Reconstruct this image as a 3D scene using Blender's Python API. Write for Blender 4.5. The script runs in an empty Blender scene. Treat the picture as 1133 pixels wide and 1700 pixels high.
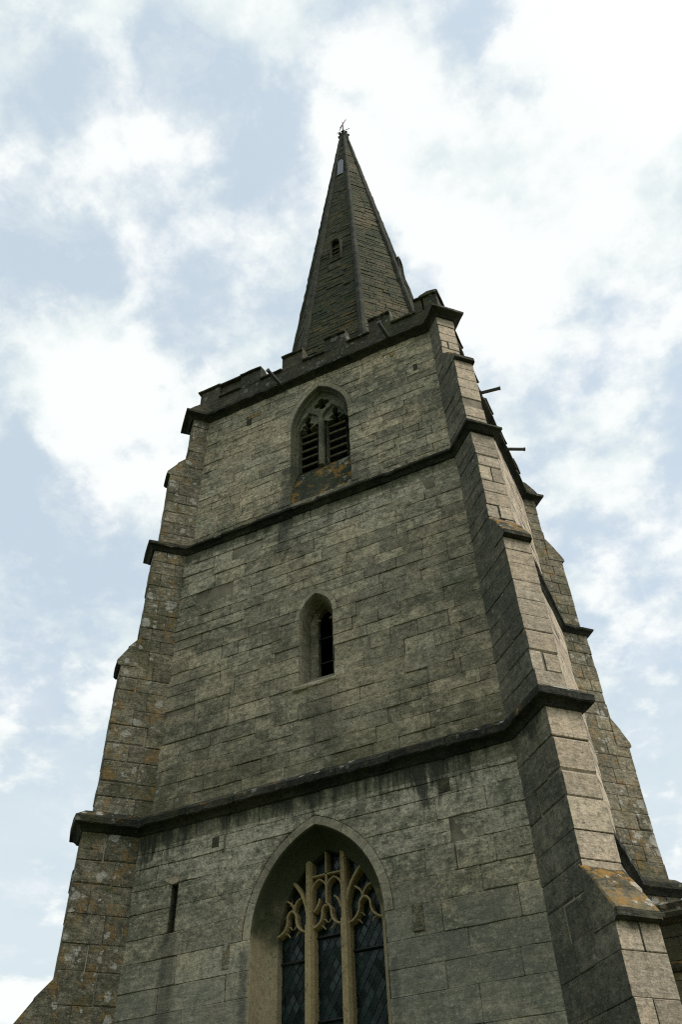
import bpy, math, random
from mathutils import Vector, Matrix, Euler
from mathutils.geometry import tessellate_polygon

random.seed(7)
SC = bpy.context.scene
COL = SC.collection
S2 = math.sqrt(2.0)

# ------------------------------------------------------------------ camera
cam_data = bpy.data.cameras.new('camera')
cam = bpy.data.objects.new('camera', cam_data)
COL.objects.link(cam)
CAM_R = ((0.89916182, -0.32843538, -0.28920273),
         (0.43650297, 0.62600340, 0.64620809),
         (-0.03119571, -0.70728350, 0.70624138))
CAM_POS = Vector((5.0935, -10.0, 1.6))
_m = Matrix([[CAM_R[i][0], -CAM_R[i][1], -CAM_R[i][2]] for i in range(3)]).to_4x4()
_m.translation = CAM_POS
cam.matrix_world = _m
cam_data.sensor_fit = 'VERTICAL'
cam_data.sensor_height = 36.0
cam_data.lens = 1400.868 / 1700.0 * 36.0
cam_data.clip_start = 0.05
cam_data.clip_end = 3000.0
SC.camera = cam
SC.render.resolution_x, SC.render.resolution_y = 683, 1024


def pixel_of(p):
    """photo pixel (1133 x 1700) of a world point, used only to rank stones by size in view"""
    d = p - CAM_POS
    q = [sum(CAM_R[k][i] * d[k] for k in range(3)) for i in range(3)]
    if q[2] < 0.1:
        return None
    return (q[0] / q[2] * 1400.868 + 566.5, q[1] / q[2] * 1400.868 + 850.0)


# ------------------------------------------------------------------ node helper
class NT:
    def __init__(self, tree):
        self.t = tree
        self.n = tree.nodes
        self.l = tree.links

    def node(self, typ, **kw):
        nd = self.n.new(typ)
        for k, v in kw.items():
            setattr(nd, k, v)
        return nd

    def put(self, sock, v):
        if isinstance(v, bpy.types.NodeSocket):
            self.l.new(v, sock)
        else:
            if isinstance(v, (tuple, list)) and len(v) == 3 and sock.type == 'RGBA':
                v = (*v, 1.0)
            sock.default_value = v

    def math(self, op, a, b=None, c=None, clamp=False):
        nd = self.node('ShaderNodeMath', operation=op, use_clamp=clamp)
        self.put(nd.inputs[0], a)
        if b is not None:
            self.put(nd.inputs[1], b)
        if c is not None:
            self.put(nd.inputs[2], c)
        return nd.outputs[0]

    def vmath(self, op, a, b=None, scale=None):
        nd = self.node('ShaderNodeVectorMath', operation=op)
        self.put(nd.inputs[0], a)
        if b is not None:
            self.put(nd.inputs[1], b)
        if scale is not None:
            self.put(nd.inputs['Scale'], scale)
        return nd.outputs['Value'] if op in ('LENGTH', 'DISTANCE', 'DOT_PRODUCT') else nd.outputs[0]

    def noise(self, vec, scale, detail=4.0, rough=0.55, dist=0.0):
        nd = self.node('ShaderNodeTexNoise')
        self.put(nd.inputs['Vector'], vec)
        nd.inputs['Scale'].default_value = scale
        nd.inputs['Detail'].default_value = detail
        nd.inputs['Roughness'].default_value = rough
        nd.inputs['Distortion'].default_value = dist
        return nd.outputs['Fac']

    def smooth(self, x, a, b, lo=0.0, hi=1.0):
        nd = self.node('ShaderNodeMapRange', interpolation_type='SMOOTHSTEP')
        self.put(nd.inputs['Value'], x)
        nd.inputs['From Min'].default_value = a
        nd.inputs['From Max'].default_value = b
        nd.inputs['To Min'].default_value = lo
        nd.inputs['To Max'].default_value = hi
        return nd.outputs[0]

    def lin(self, x, a, b, lo, hi, clamp=True):
        nd = self.node('ShaderNodeMapRange')
        nd.clamp = clamp
        self.put(nd.inputs['Value'], x)
        nd.inputs['From Min'].default_value = a
        nd.inputs['From Max'].default_value = b
        nd.inputs['To Min'].default_value = lo
        nd.inputs['To Max'].default_value = hi
        return nd.outputs[0]

    def mix(self, fac, a, b, blend='MIX'):
        nd = self.node('ShaderNodeMix', data_type='RGBA', blend_type=blend)
        nd.clamp_factor = True
        self.put(nd.inputs[0], fac)
        self.put(nd.inputs[6], a)
        self.put(nd.inputs[7], b)
        return nd.outputs[2]


# ------------------------------------------------------------------ sky and sun
SUN_AZ, SUN_EL = math.radians(86.0), math.radians(48.0)     # azimuth from +Y towards +X
SUN_DIR = Vector((math.sin(SUN_AZ) * math.cos(SUN_EL), math.cos(SUN_AZ) * math.cos(SUN_EL), math.sin(SUN_EL)))
world = bpy.data.worlds.new('World')
SC.world = world
world.use_nodes = True
w = NT(world.node_tree)
w.n.clear()
sky = w.node('ShaderNodeTexSky', sky_type='NISHITA')
sky.sun_disc = False
sky.sun_elevation = SUN_EL
sky.sun_rotation = SUN_AZ
sky.altitude = 100.0
sky.air_density = 1.0
sky.dust_density = 2.5
tc = w.node('ShaderNodeTexCoord')
sep = w.node('ShaderNodeSeparateXYZ')
w.put(sep.inputs[0], tc.outputs['Generated'])
dz = w.math('ADD', w.math('MAXIMUM', sep.outputs[2], 0.0), 0.22)
comb = w.node('ShaderNodeCombineXYZ')
w.put(comb.inputs[0], w.math('DIVIDE', sep.outputs[0], dz))
w.put(comb.inputs[1], w.math('DIVIDE', sep.outputs[1], dz))
comb.inputs[2].default_value = 0.37
PL = comb.outputs[0]
warp = w.node('ShaderNodeTexNoise')
w.put(warp.inputs['Vector'], PL)
warp.inputs['Scale'].default_value = 9.0
warp.inputs['Detail'].default_value = 6.0
warp.inputs['Roughness'].default_value = 0.6
wv = w.vmath('SCALE', w.vmath('SUBTRACT', warp.outputs['Color'], (0.5, 0.5, 0.5)), scale=0.11)
PW = w.vmath('ADD', PL, wv)
n1 = w.noise(PW, 4.2, 12.0, 0.58)
n2 = w.noise(PL, 13.0, 12.0, 0.62)
vb = w.node('ShaderNodeTexVoronoi', feature='SMOOTH_F1')
w.put(vb.inputs['Vector'], PW)
vb.inputs['Scale'].default_value = 15.0
vb.inputs['Smoothness'].default_value = 0.6
bill = w.math('SUBTRACT', 0.45, vb.outputs['Distance'])
cover = w.math('ADD', w.math('MULTIPLY', n1, 1.15), w.math('MULTIPLY', w.math('SUBTRACT', n2, 0.5), 0.95))
cover = w.math('ADD', cover, w.math('MULTIPLY', bill, 0.22))
# cloud masses and clearer gaps, as places on the cloud layer (x, y, radius, weight)
BLOBS = [(-0.296, 0.08, 0.08, 0.2),
         (-0.235, 0.114, 0.058, 0.25),
         (-0.136, 0.186, 0.076, 0.3),
         (-0.042, 0.233, 0.092, 0.32),
         (0.026, 0.293, 0.055, 0.15),
         (0.14, 0.353, 0.15, 0.6),
         (-0.097, 0.301, 0.094, 0.26),
         (-0.051, 0.368, 0.135, 0.16),
         (-0.004, 0.486, 0.149, 0.28),
         (0.089, 0.468, 0.14, 0.3),
         (-0.27, 0.208, 0.067, 0.12),
         (-0.284, 0.172, 0.056, 0.08),
         (-0.377, 0.228, 0.04, 0.18),
         (-0.336, 0.305, 0.115, 0.15),
         (-0.453, 0.374, 0.141, 0.3),
         (-0.541, 0.413, 0.127, 0.32),
         (-0.491, 0.508, 0.161, 0.25),
         (-1.418, 1.465, 0.223, 0.5),
         (-0.263, 0.281, 0.063, 0.1),
         (-0.203, 0.185, 0.071, -0.32),
         (-0.189, 0.268, 0.068, -0.3),
         (-0.436, 0.251, 0.124, -0.22),
         (-0.664, 0.502, 0.142, -0.35),
         (-0.681, 0.619, 0.127, -0.15),
         (-0.328, 0.384, 0.092, -0.12),
         (-0.301, 0.135, 0.07, -0.1),
         (-1.166, 1.178, 0.378, -0.12),
         (-0.102, 0.261, 0.028, -0.25),
         (0.028, 0.257, 0.045, -0.2),
         (0.068, 0.335, 0.04, -0.2),
         (0.037, 0.566, 0.062, -0.15),
         (0.095, 0.54, 0.059, -0.12),
         (-1.329, 1.333, 0.152, -0.2),
         (-1.25, 1.418, 0.129, -0.2)]
for bx, by, br, bw in BLOBS:
    d = w.vmath('DISTANCE', PW, (bx, by, 0.37))
    cover = w.math('ADD', cover, w.smooth(d, 0.0, br, bw, 0.0))
cov = w.smooth(cover, 0.40, 0.76)
wisp = w.smooth(w.noise(PW, 8.0, 12.0, 0.66), 0.38, 0.70)
cov = w.math('MAXIMUM', w.lin(cov, 0.0, 1.0, 0.25, 1.0), w.math('MULTIPLY', wisp, 0.7))
thick = w.smooth(w.math('ADD', w.noise(PL, 7.0, 12.0, 0.62), w.math('MULTIPLY', w.math('SUBTRACT', cover, 0.7), 0.5)), 0.34, 0.62)
# haze whitens the sky towards the horizon
cov = w.math('MAXIMUM', cov, w.smooth(w.math('ADD', sep.outputs[2], w.math('MULTIPLY', w.math('SUBTRACT', n1, 0.5), 0.5)), 0.72, 0.30, 0.0, 0.72))
cloud = w.mix(thick, (4.75, 5.3, 5.4), (6.05, 6.22, 6.18))
# veil glow: the clouds in front of the sun are brighter
glow = w.smooth(w.vmath('DOT_PRODUCT', tc.outputs['Generated'], tuple(SUN_DIR)), 0.76, 1.0, 0.0, 1.0)
cloud = w.mix(w.math('MULTIPLY', glow, 0.8), cloud, (13.0, 12.9, 12.4))
blue = w.mix(0.7, sky.outputs[0], (4.05, 4.85, 5.55))
skycol = w.mix(cov, blue, cloud)
bg = w.node('ShaderNodeBackground')
w.put(bg.inputs['Color'], skycol)
bg.inputs['Strength'].default_value = 0.1
wo = w.node('ShaderNodeOutputWorld')
w.l.new(bg.outputs[0], wo.inputs[0])

sun_data = bpy.data.lights.new('sun', 'SUN')
sun_data.energy = 1.5
sun_data.angle = math.radians(24.0)
sun_data.color = (1.0, 0.955, 0.88)
sun = bpy.data.objects.new('sun', sun_data)
sun.rotation_euler = SUN_DIR.to_track_quat('Z', 'Y').to_euler()
sun.location = (30, 5, 40)
COL.objects.link(sun)

vs = SC.view_settings
vs.view_transform = 'Standard'
vs.look = 'None'
vs.gamma = 1.0
vs.use_curve_mapping = False
vs.exposure = 0.7
SC.cycles.use_denoising = False
SC.cycles.filter_width = 1.15


# ------------------------------------------------------------------ materials
def new_mat(name):
    m = bpy.data.materials.new(name)
    m.use_nodes = True
    t = NT(m.node_tree)
    t.n.clear()
    out = t.node('ShaderNodeOutputMaterial')
    b = t.node('ShaderNodeBsdfPrincipled')
    t.l.new(b.outputs[0], out.inputs[0])
    return m, t, b


def warp_noise(t, P, scale):
    nd = t.node('ShaderNodeTexNoise')
    t.put(nd.inputs['Vector'], P)
    nd.inputs['Scale'].default_value = scale
    nd.inputs['Detail'].default_value = 6.0
    nd.inputs['Roughness'].default_value = 0.7
    return nd.outputs['Color']


def stone_mat(name, warm, grey, dark, dark_amt=0.6, dark_lo=0.42, dark_hi=0.66, bed=0.5, white=0.0, orange=0.0,
              moss=0.0, pale=(), drips=(), rough=0.92, bump=0.5, grain=0.35, pale_col=(0.42, 0.38, 0.29), blotch=0.55,
              moss_zones=(), streaks=(), moss_col=(0.085, 0.085, 0.035), spots=0.0, tintvar=0.18, up_only=False, orange_lo=0.545, lines=0.6, zones=(), odd=0.6):
    m, t, b = new_mat(name)
    geo = t.node('ShaderNodeNewGeometry')
    P = geo.outputs['Position']
    sp = t.node('ShaderNodeSeparateXYZ')
    t.put(sp.inputs[0], P)
    Z = sp.outputs[2]
    X = sp.outputs[0]
    at = t.node('ShaderNodeAttribute', attribute_name='tint')
    sc = t.node('ShaderNodeSeparateColor')
    t.put(sc.inputs[0], at.outputs['Color'])
    tr, tg, tb = sc.outputs[0], sc.outputs[1], sc.outputs[2]
    sn = t.node('ShaderNodeSeparateXYZ')
    t.put(sn.inputs[0], geo.outputs['Normal'])
    upf = t.smooth(sn.outputs[2], -0.25, 0.3) if up_only else 1.0
    n_big = t.noise(P, blotch, 6.0, 0.62, 0.6)
    n_mid = t.noise(P, 5.0, 7.0, 0.66)
    n_fine = t.noise(P, 42.0, 5.0, 0.65)
    n_bed = t.noise(t.vmath('MULTIPLY', P, (3.2, 3.2, 15.0)), 1.0, 7.0, 0.68, 0.4)
    n_spk = t.noise(P, 19.0, 5.0, 0.6)
    n_hue = t.noise(t.vmath('ADD', P, (9.0, 2.0, 5.0)), 1.1, 5.0, 0.6)
    col = t.mix(t.math('ADD', t.math('MULTIPLY', t.math('SUBTRACT', tg, 0.5), 0.35), t.smooth(n_hue, 0.36, 0.64), clamp=True), warm, grey)
    br = t.lin(tr, 0.0, 1.0, 1.0 - tintvar, 1.0 + tintvar)
    col = t.mix(1.0, col, br, 'MULTIPLY')
    col = t.mix(t.smooth(tb, 0.90, 0.93, 0.0, odd), col, tuple(min(0.6, c * 1.25) for c in warm))
    col = t.mix(t.smooth(tb, 0.10, 0.07, 0.0, odd), col, tuple(c * 0.5 for c in grey))
    # pale rain-washed or sheltered stone under the string courses
    for zb, ln, amt in pale:
        k = t.smooth(t.math('ADD', Z, t.math('MULTIPLY', t.math('SUBTRACT', n_mid, 0.5), 1.1)), zb - ln, zb - ln * 0.35)
        k = t.math('MULTIPLY', k, t.math('LESS_THAN', Z, zb + 0.05))
        col = t.mix(t.math('MULTIPLY', k, amt), col, pale_col)
    # weathering crust, partly along the bedding
    s = t.math('ADD', t.math('MULTIPLY', n_big, 1.0 - bed), t.math('MULTIPLY', n_bed, bed))
    s = t.math('ADD', s, t.math('MULTIPLY', t.math('SUBTRACT', n_mid, 0.5), 0.55))
    s = t.math('ADD', s, t.math('MULTIPLY', t.math('SUBTRACT', tb, 0.5), 0.07))
    crust = t.smooth(s, dark_lo, dark_hi, 0.0, dark_amt)
    col = t.mix(crust, col, dark)
    # eroded bedding lines and pitting
    n_ln = t.noise(t.vmath('MULTIPLY', P, (2.2, 2.2, 26.0)), 1.0, 6.0, 0.7, 0.8)
    n_er = t.noise(t.vmath('ADD', P, (77.0, 5.0, 2.0)), 1.4, 5.0, 0.6)
    ln_k = t.math('MULTIPLY', t.smooth(n_ln, 0.46, 0.32), t.smooth(n_er, 0.40, 0.58))
    col = t.mix(t.math('MULTIPLY', ln_k, lines), col, tuple(c * 0.45 for c in dark))
    n_mot = t.noise(t.vmath('ADD', P, (7.0, 70.0, 12.0)), 13.0, 6.0, 0.72)
    col = t.mix(1.0, col, t.lin(n_mot, 0.28, 0.72, 1.0 - grain * 1.25, 1.0 + grain * 1.25), 'MULTIPLY')
    col = t.mix(1.0, col, t.lin(n_fine, 0.25, 0.75, 1.0 - grain, 1.0 + grain), 'MULTIPLY')
    col = t.mix(t.smooth(n_spk, 0.55, 0.68, 0.0, 0.6), col, tuple(c * 0.75 for c in dark))
    n_lt = t.noise(t.vmath('ADD', P, (13.0, 3.0, 61.0)), 27.0, 3.0, 0.6)
    col = t.mix(t.smooth(n_lt, 0.58, 0.70, 0.0, grain * 1.3), col, tuple(min(0.6, c * 1.45) for c in warm))
    if moss > 0:
        nm = t.noise(t.vmath('ADD', P, (31.0, 7.0, 3.0)), 1.6, 7.0, 0.68)
        col = t.mix(t.smooth(nm, 0.50, 0.64, 0.0, moss), col, moss_col)
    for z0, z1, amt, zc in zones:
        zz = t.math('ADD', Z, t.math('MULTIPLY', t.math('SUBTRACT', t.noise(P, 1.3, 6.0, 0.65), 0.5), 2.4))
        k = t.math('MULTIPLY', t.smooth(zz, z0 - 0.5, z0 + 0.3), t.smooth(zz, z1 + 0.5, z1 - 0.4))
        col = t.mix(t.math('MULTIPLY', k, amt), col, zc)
    for z0, z1, amt in moss_zones:
        nm = t.noise(t.vmath('ADD', P, (3.0, 17.0, 9.0)), 2.3, 7.0, 0.68)
        zz = t.math('ADD', Z, t.math('MULTIPLY', t.math('SUBTRACT', nm, 0.5), 2.2))
        k = t.math('MULTIPLY', t.smooth(zz, z1, z0), t.math('GREATER_THAN', Z, z0 - 0.3))
        col = t.mix(t.math('MULTIPLY', k, amt), col, moss_col)
    if orange > 0:
        no = t.noise(t.vmath('ADD', P, (5.0, 11.0, 23.0)), 4.2, 7.0, 0.72)
        col = t.mix(t.math('MULTIPLY', upf, t.smooth(no, orange_lo, orange_lo + 0.08, 0.0, orange)), col, (0.30, 0.165, 0.035))
    if white > 0:
        nw2 = t.noise(t.vmath('ADD', P, (1.0, 41.0, 3.0)), 0.9, 4.0, 0.55)
        pw = t.vmath('ADD', P, t.vmath('SCALE', t.vmath('SUBTRACT', warp_noise(t, P, 9.0), (0.5, 0.5, 0.5)), scale=0.17))
        for vs_, rmax, lo in ((3.4, 0.40, 0.55), (8.0, 0.42, 0.45)):
            vo = t.node('ShaderNodeTexVoronoi', feature='F1')
            t.put(vo.inputs['Vector'], pw)
            vo.inputs['Scale'].default_value = vs_
            s2 = t.node('ShaderNodeSeparateColor')
            t.put(s2.inputs[0], vo.outputs['Color'])
            rad = t.lin(t.math('ADD', s2.outputs[0], t.math('MULTIPLY', t.math('SUBTRACT', nw2, 0.5), 2.4)), lo, 1.1, 0.0, rmax)
            k = t.smooth(t.math('SUBTRACT', rad, vo.outputs['Distance']), -0.02, 0.05)
            k = t.math('MULTIPLY', k, t.lin(n_fine, 0.3, 0.6, 0.35, 1.0))
            col = t.mix(t.math('MULTIPLY', t.math('MULTIPLY', upf, k), white), col, (0.47, 0.46, 0.40))
    if spots > 0:
        vo = t.node('ShaderNodeTexVoronoi', feature='F1')
        t.put(vo.inputs['Vector'], P)
        vo.inputs['Scale'].default_value = 4.6
        sc2 = t.node('ShaderNodeSeparateColor')
        t.put(sc2.inputs[0], vo.outputs['Color'])
        rad = t.lin(sc2.outputs[0], 0.45, 1.0, 0.0, 0.16)
        k = t.math('LESS_THAN', t.math('ADD', vo.outputs['Distance'], t.math('MULTIPLY', t.math('SUBTRACT', n_fine, 0.5), 0.18)), rad)
        col = t.mix(t.math('MULTIPLY', k, spots), col, (0.44, 0.43, 0.37))
    # run-off drips below a string course
    for zb, ln, amt in drips:
        nd = t.noise(t.vmath('MULTIPLY', P, (3.6, 3.6, 0.5)), 1.0, 6.0, 0.75)
        nl = t.noise(t.vmath('MULTIPLY', P, (0.9, 0.9, 0.0)), 1.0, 2.0, 0.5)
        nd = t.math('ADD', nd, t.math('MULTIPLY', t.math('SUBTRACT', n_mid, 0.5), 0.12))
        depth = t.math('SUBTRACT', zb, Z)
        k = t.math('SUBTRACT', t.math('MULTIPLY', t.lin(nd, 0.40, 0.74, 0.0, 1.0), t.lin(nl, 0.3, 0.7, 0.35, 1.25)), t.math('DIVIDE', depth, ln))
        k = t.math('MULTIPLY', t.smooth(k, -0.16, 0.34), t.math('LESS_THAN', Z, zb + 0.06))
        col = t.mix(t.math('MULTIPLY', k, amt), col, (0.028, 0.034, 0.024))
    for sx, z0, z1, wd, amt in streaks:
        dx = t.math('ABSOLUTE', t.math('SUBTRACT', t.math('ADD', X, t.math('MULTIPLY', t.math('SUBTRACT', n_mid, 0.5), 0.16)), sx))
        k = t.math('MULTIPLY', t.smooth(dx, wd, wd * 0.25), t.smooth(Z, z0, z0 + 0.5))
        k = t.math('MULTIPLY', k, t.math('LESS_THAN', Z, z1))
        col = t.mix(t.math('MULTIPLY', k, amt), col, (0.045, 0.052, 0.042))
    t.put(b.inputs['Base Color'], col)
    b.inputs['Roughness'].default_value = rough
    b.inputs['Specular IOR Level'].default_value = 0.25
    hgt = t.math('ADD', t.math('MULTIPLY', n_mid, 0.9), t.math('ADD', t.math('MULTIPLY', n_fine, 0.22), t.math('MULTIPLY', n_bed, 0.7)))
    bp = t.node('ShaderNodeBump')
    bp.inputs['Strength'].default_value = bump
    bp.inputs['Distance'].default_value = 0.045
    t.put(bp.inputs['Height'], hgt)
    t.put(b.inputs['Normal'], bp.outputs[0])
    return m


def plain_mat(name, col, rough=0.6, metal=0.0, spec=0.4, var=0.25, scale=8.0, bump=0.0):
    m, t, b = new_mat(name)
    geo = t.node('ShaderNodeNewGeometry')
    n = t.noise(geo.outputs['Position'], scale, 6.0, 0.65)
    c = t.mix(1.0, col, t.lin(n, 0.3, 0.7, 1.0 - var, 1.0 + var), 'MULTIPLY')
    t.put(b.inputs['Base Color'], c)
    b.inputs['Roughness'].default_value = rough
    b.inputs['Metallic'].default_value = metal
    b.inputs['Specular IOR Level'].default_value = spec
    if bump:
        bp = t.node('ShaderNodeBump')
        bp.inputs['Strength'].default_value = bump
        bp.inputs['Distance'].default_value = 0.02
        t.put(bp.inputs['Height'], n)
        t.put(b.inputs['Normal'], bp.outputs[0])
    return m


WARM, GREY, DARK = (0.49, 0.405, 0.275), (0.385, 0.345, 0.25), (0.080, 0.088, 0.058)
M = {}
M['wall'] = stone_mat('limestone_wall', WARM, GREY, DARK, 0.74, 0.43, 0.62, 0.42, white=0.0, spots=0.6, grain=0.5, lines=0.85, tintvar=0.24,
                      pale=((7.22, 1.7, 0.8), (12.98, 0.9, 0.6)), drips=((7.24, 1.05, 0.9), (13.0, 0.7, 0.6)),
                      moss_zones=((7.3, 8.6, 0.55), (13.1, 13.6, 0.5)), streaks=((-2.2, 2.0, 5.72, 0.2, 0.55), (-1.02, 1.0, 5.3, 0.10, 0.5), (1.05, 1.0, 4.9, 0.08, 0.4), (-0.66, 12.0, 14.6, 0.2, 0.6), (0.86, 13.0, 14.3, 0.15, 0.45), (0.1, 7.6, 9.05, 0.5, 0.35)), zones=((-2.0, 5.4, 0.40, (0.27, 0.27, 0.225)), (7.4, 11.6, 0.22, (0.16, 0.145, 0.105))), pale_col=(0.49, 0.445, 0.34))
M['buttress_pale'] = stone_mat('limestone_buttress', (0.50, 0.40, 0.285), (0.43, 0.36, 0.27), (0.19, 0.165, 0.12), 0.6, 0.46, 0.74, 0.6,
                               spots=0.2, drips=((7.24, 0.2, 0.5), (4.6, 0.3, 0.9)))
M['buttress_shade'] = stone_mat('limestone_algae_shaded_side', (0.21, 0.185, 0.135), (0.165, 0.155, 0.12), (0.055, 0.062, 0.045), 0.75, 0.36, 0.60, 0.4,
                                spots=0.4, pale=((7.22, 0.6, 0.6), (12.98, 0.5, 0.4)), pale_col=(0.34, 0.30, 0.2), drips=((7.24, 0.35, 0.8),))  # dark tone paints in the shade of the unlit side, over some algae
M['buttress_lichen'] = stone_mat('limestone_lichen', (0.28, 0.245, 0.165), (0.22, 0.20, 0.145), (0.07, 0.07, 0.046), 0.8, 0.38, 0.62, 0.3,
                                 white=0.8, orange=0.42, moss=0.55, spots=0.2, bump=0.9, grain=0.5, orange_lo=0.53)
M['setoff'] = stone_mat('limestone_coping', (0.19, 0.155, 0.095), (0.14, 0.12, 0.08), (0.035, 0.038, 0.024), 0.8, 0.38, 0.6, 0.2,
                        white=0.85, orange=0.9, moss=0.5, bump=0.8, orange_lo=0.48)
M['string'] = stone_mat('string_course_blackened', (0.075, 0.072, 0.052), (0.05, 0.05, 0.037), (0.013, 0.016, 0.011), 0.9, 0.35, 0.6, 0.2,
                        white=0.85, orange=0.5, moss=0.3, bump=0.9, up_only=True)
M['parapet'] = stone_mat('parapet_stone_mossy', (0.115, 0.10, 0.065), (0.085, 0.078, 0.054), (0.024, 0.028, 0.018), 0.85, 0.36, 0.60, 0.3,
                         white=0.35, moss=0.6, orange=0.12, bump=0.7)
M['spire'] = stone_mat('spire_stone', (0.15, 0.118, 0.066), (0.095, 0.092, 0.048), (0.025, 0.036, 0.018), 0.85, 0.36, 0.60, 0.4,
                       moss=0.5, orange=0.25, spots=0.35, bump=0.6, blotch=0.5, tintvar=0.26, lines=0.1, moss_col=(0.05, 0.06, 0.026))
M['spire_mossy'] = stone_mat('spire_stone_mossy', (0.088, 0.078, 0.038), (0.06, 0.064, 0.03), (0.019, 0.028, 0.013), 0.85, 0.34, 0.60, 0.3,
                             moss=0.6, orange=0.3, spots=0.4, bump=0.5, blotch=0.5, tintvar=0.08, lines=0.05, moss_col=(0.042, 0.055, 0.022))
M['rib'] = stone_mat('spire_rib_stone', (0.065, 0.062, 0.04), (0.045, 0.046, 0.03), (0.016, 0.02, 0.013), 0.8, 0.36, 0.6, 0.2, moss=0.4, bump=0.6)
M['dressed'] = stone_mat('dressed_limestone', (0.43, 0.37, 0.26), (0.37, 0.33, 0.245), (0.12, 0.115, 0.08), 0.75, 0.40, 0.70, 0.2, bump=0.25, grain=0.2)
M['reveal'] = stone_mat('window_reveal_limestone', (0.40, 0.33, 0.20), (0.34, 0.28, 0.175), (0.12, 0.115, 0.07), 0.6, 0.45, 0.74, 0.15, bump=0.2, grain=0.18, lines=0.2, zones=((5.65, 9.0, 0.92, (0.036, 0.048, 0.024)),))  # dark green zone paints the arch head's shade in along with its algae
M['reveal_old'] = stone_mat('window_reveal_algae', (0.17, 0.16, 0.10), (0.125, 0.125, 0.082), (0.035, 0.044, 0.03), 0.8, 0.4, 0.66, 0.15, moss=0.35, bump=0.4)
M['reveal_mid'] = stone_mat('lancet_reveal', (0.30, 0.265, 0.18), (0.25, 0.23, 0.165), (0.07, 0.078, 0.052), 0.75, 0.40, 0.66, 0.15, moss=0.35, bump=0.5)
M['sill_moss'] = stone_mat('sill_moss_lichen', (0.11, 0.10, 0.06), (0.075, 0.075, 0.046), (0.02, 0.028, 0.018), 0.85, 0.36, 0.58, 0.1,
                           moss=0.8, orange=0.85, white=0.5, bump=0.8, moss_col=(0.03, 0.045, 0.022), orange_lo=0.52)
M['tracery'] = stone_mat('tracery_limestone', (0.44, 0.34, 0.175), (0.38, 0.295, 0.16), (0.16, 0.13, 0.07), 0.45, 0.5, 0.78, 0.1, bump=0.15, grain=0.15, lines=0.1)
M['patch_ochre'] = stone_mat('patch_ochre_stone', (0.46, 0.33, 0.15), (0.38, 0.27, 0.13), (0.16, 0.13, 0.07), 0.5, 0.5, 0.75, 0.2)
M['tracery_grey'] = stone_mat('tracery_weathered', (0.19, 0.18, 0.115), (0.135, 0.135, 0.092), (0.04, 0.05, 0.034), 0.7, 0.42, 0.66, 0.1, moss=0.3, white=0.3, bump=0.4)
M['mortar'] = plain_mat('mortar_recessed', (0.22, 0.19, 0.14), 0.95, spec=0.1, var=0.7, scale=1.7, bump=0.5)
M['spire_core'] = plain_mat('spire_mortar', (0.07, 0.064, 0.04), 0.95, spec=0.1, var=0.5, scale=9.0, bump=0.5)
M['louvre'] = plain_mat('louvre_weathered_oak', (0.27, 0.235, 0.18), 0.8, spec=0.2, var=0.35, scale=14.0)
M['lead'] = plain_mat('lead_came', (0.02, 0.022, 0.023), 0.55, spec=0.4)
M['iron'] = plain_mat('iron_dark', (0.03, 0.03, 0.03), 0.6, metal=0.3)
M['pipe'] = plain_mat('spout_lead', (0.07, 0.075, 0.072), 0.6, metal=0.2)
M['vane'] = plain_mat('vane_red_paint', (0.30, 0.06, 0.04), 0.5)
M['panel'] = plain_mat('hatch_grey_lead', (0.19, 0.20, 0.235), 0.7, spec=0.4, var=0.12, scale=5)
M['roof'] = plain_mat('lead_roof', (0.16, 0.165, 0.17), 0.6, spec=0.4)
M['nave'] = stone_mat('nave_stone', (0.17, 0.15, 0.10), (0.13, 0.12, 0.085), (0.04, 0.045, 0.03), 0.85, 0.34, 0.58, 0.3, moss=0.55, bump=0.6)
M['nave_light'] = stone_mat('nave_ashlar', (0.26, 0.235, 0.15), (0.22, 0.2, 0.14), (0.08, 0.08, 0.05), 0.7, 0.4, 0.62, 0.3, moss=0.5, bump=0.5)


def glass_mat():
    m, t, b = new_mat('leaded_glass')
    geo = t.node('ShaderNodeNewGeometry')
    at = t.node('ShaderNodeAttribute', attribute_name='tint')
    sc = t.node('ShaderNodeSeparateColor')
    t.put(sc.inputs[0], at.outputs['Color'])
    n = t.noise(geo.outputs['Position'], 6.0, 5.0, 0.6)
    c = t.mix(t.math('MULTIPLY', sc.outputs[0], n), (0.004, 0.016, 0.015), (0.07, 0.12, 0.115))
    t.put(b.inputs['Base Color'], c)
    t.put(b.inputs['Roughness'], t.lin(sc.outputs[1], 0.0, 1.0, 0.08, 0.4))
    b.inputs['Specular IOR Level'].default_value = 0.32
    b.inputs['IOR'].default_value = 1.45
    bp = t.node('ShaderNodeBump')
    bp.inputs['Strength'].default_value = 0.15
    bp.inputs['Distance'].default_value = 0.01
    t.put(bp.inputs['Height'], t.noise(geo.outputs['Position'], 25.0, 3.0, 0.5))
    t.put(b.inputs['Normal'], bp.outputs[0])
    return m


M['glass'] = glass_mat()


def grass_mat():
    m, t, b = new_mat('churchyard_grass')
    geo = t.node('ShaderNodeNewGeometry')
    P = geo.outputs['Position']
    n = t.noise(P, 0.35, 8.0, 0.65)
    nf = t.noise(P, 18.0, 5.0, 0.7)
    c = t.mix(n, (0.035, 0.058, 0.018), (0.075, 0.088, 0.032))
    c = t.mix(1.0, c, t.lin(nf, 0.2, 0.8, 0.5, 1.5), 'MULTIPLY')
    t.put(b.inputs['Base Color'], c)
    b.inputs['Roughness'].default_value = 0.9
    bp = t.node('ShaderNodeBump')
    bp.inputs['Distance'].default_value = 0.05
    t.put(bp.inputs['Height'], nf)
    t.put(b.inputs['Normal'], bp.outputs[0])
    return m


M['grass'] = grass_mat()


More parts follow.
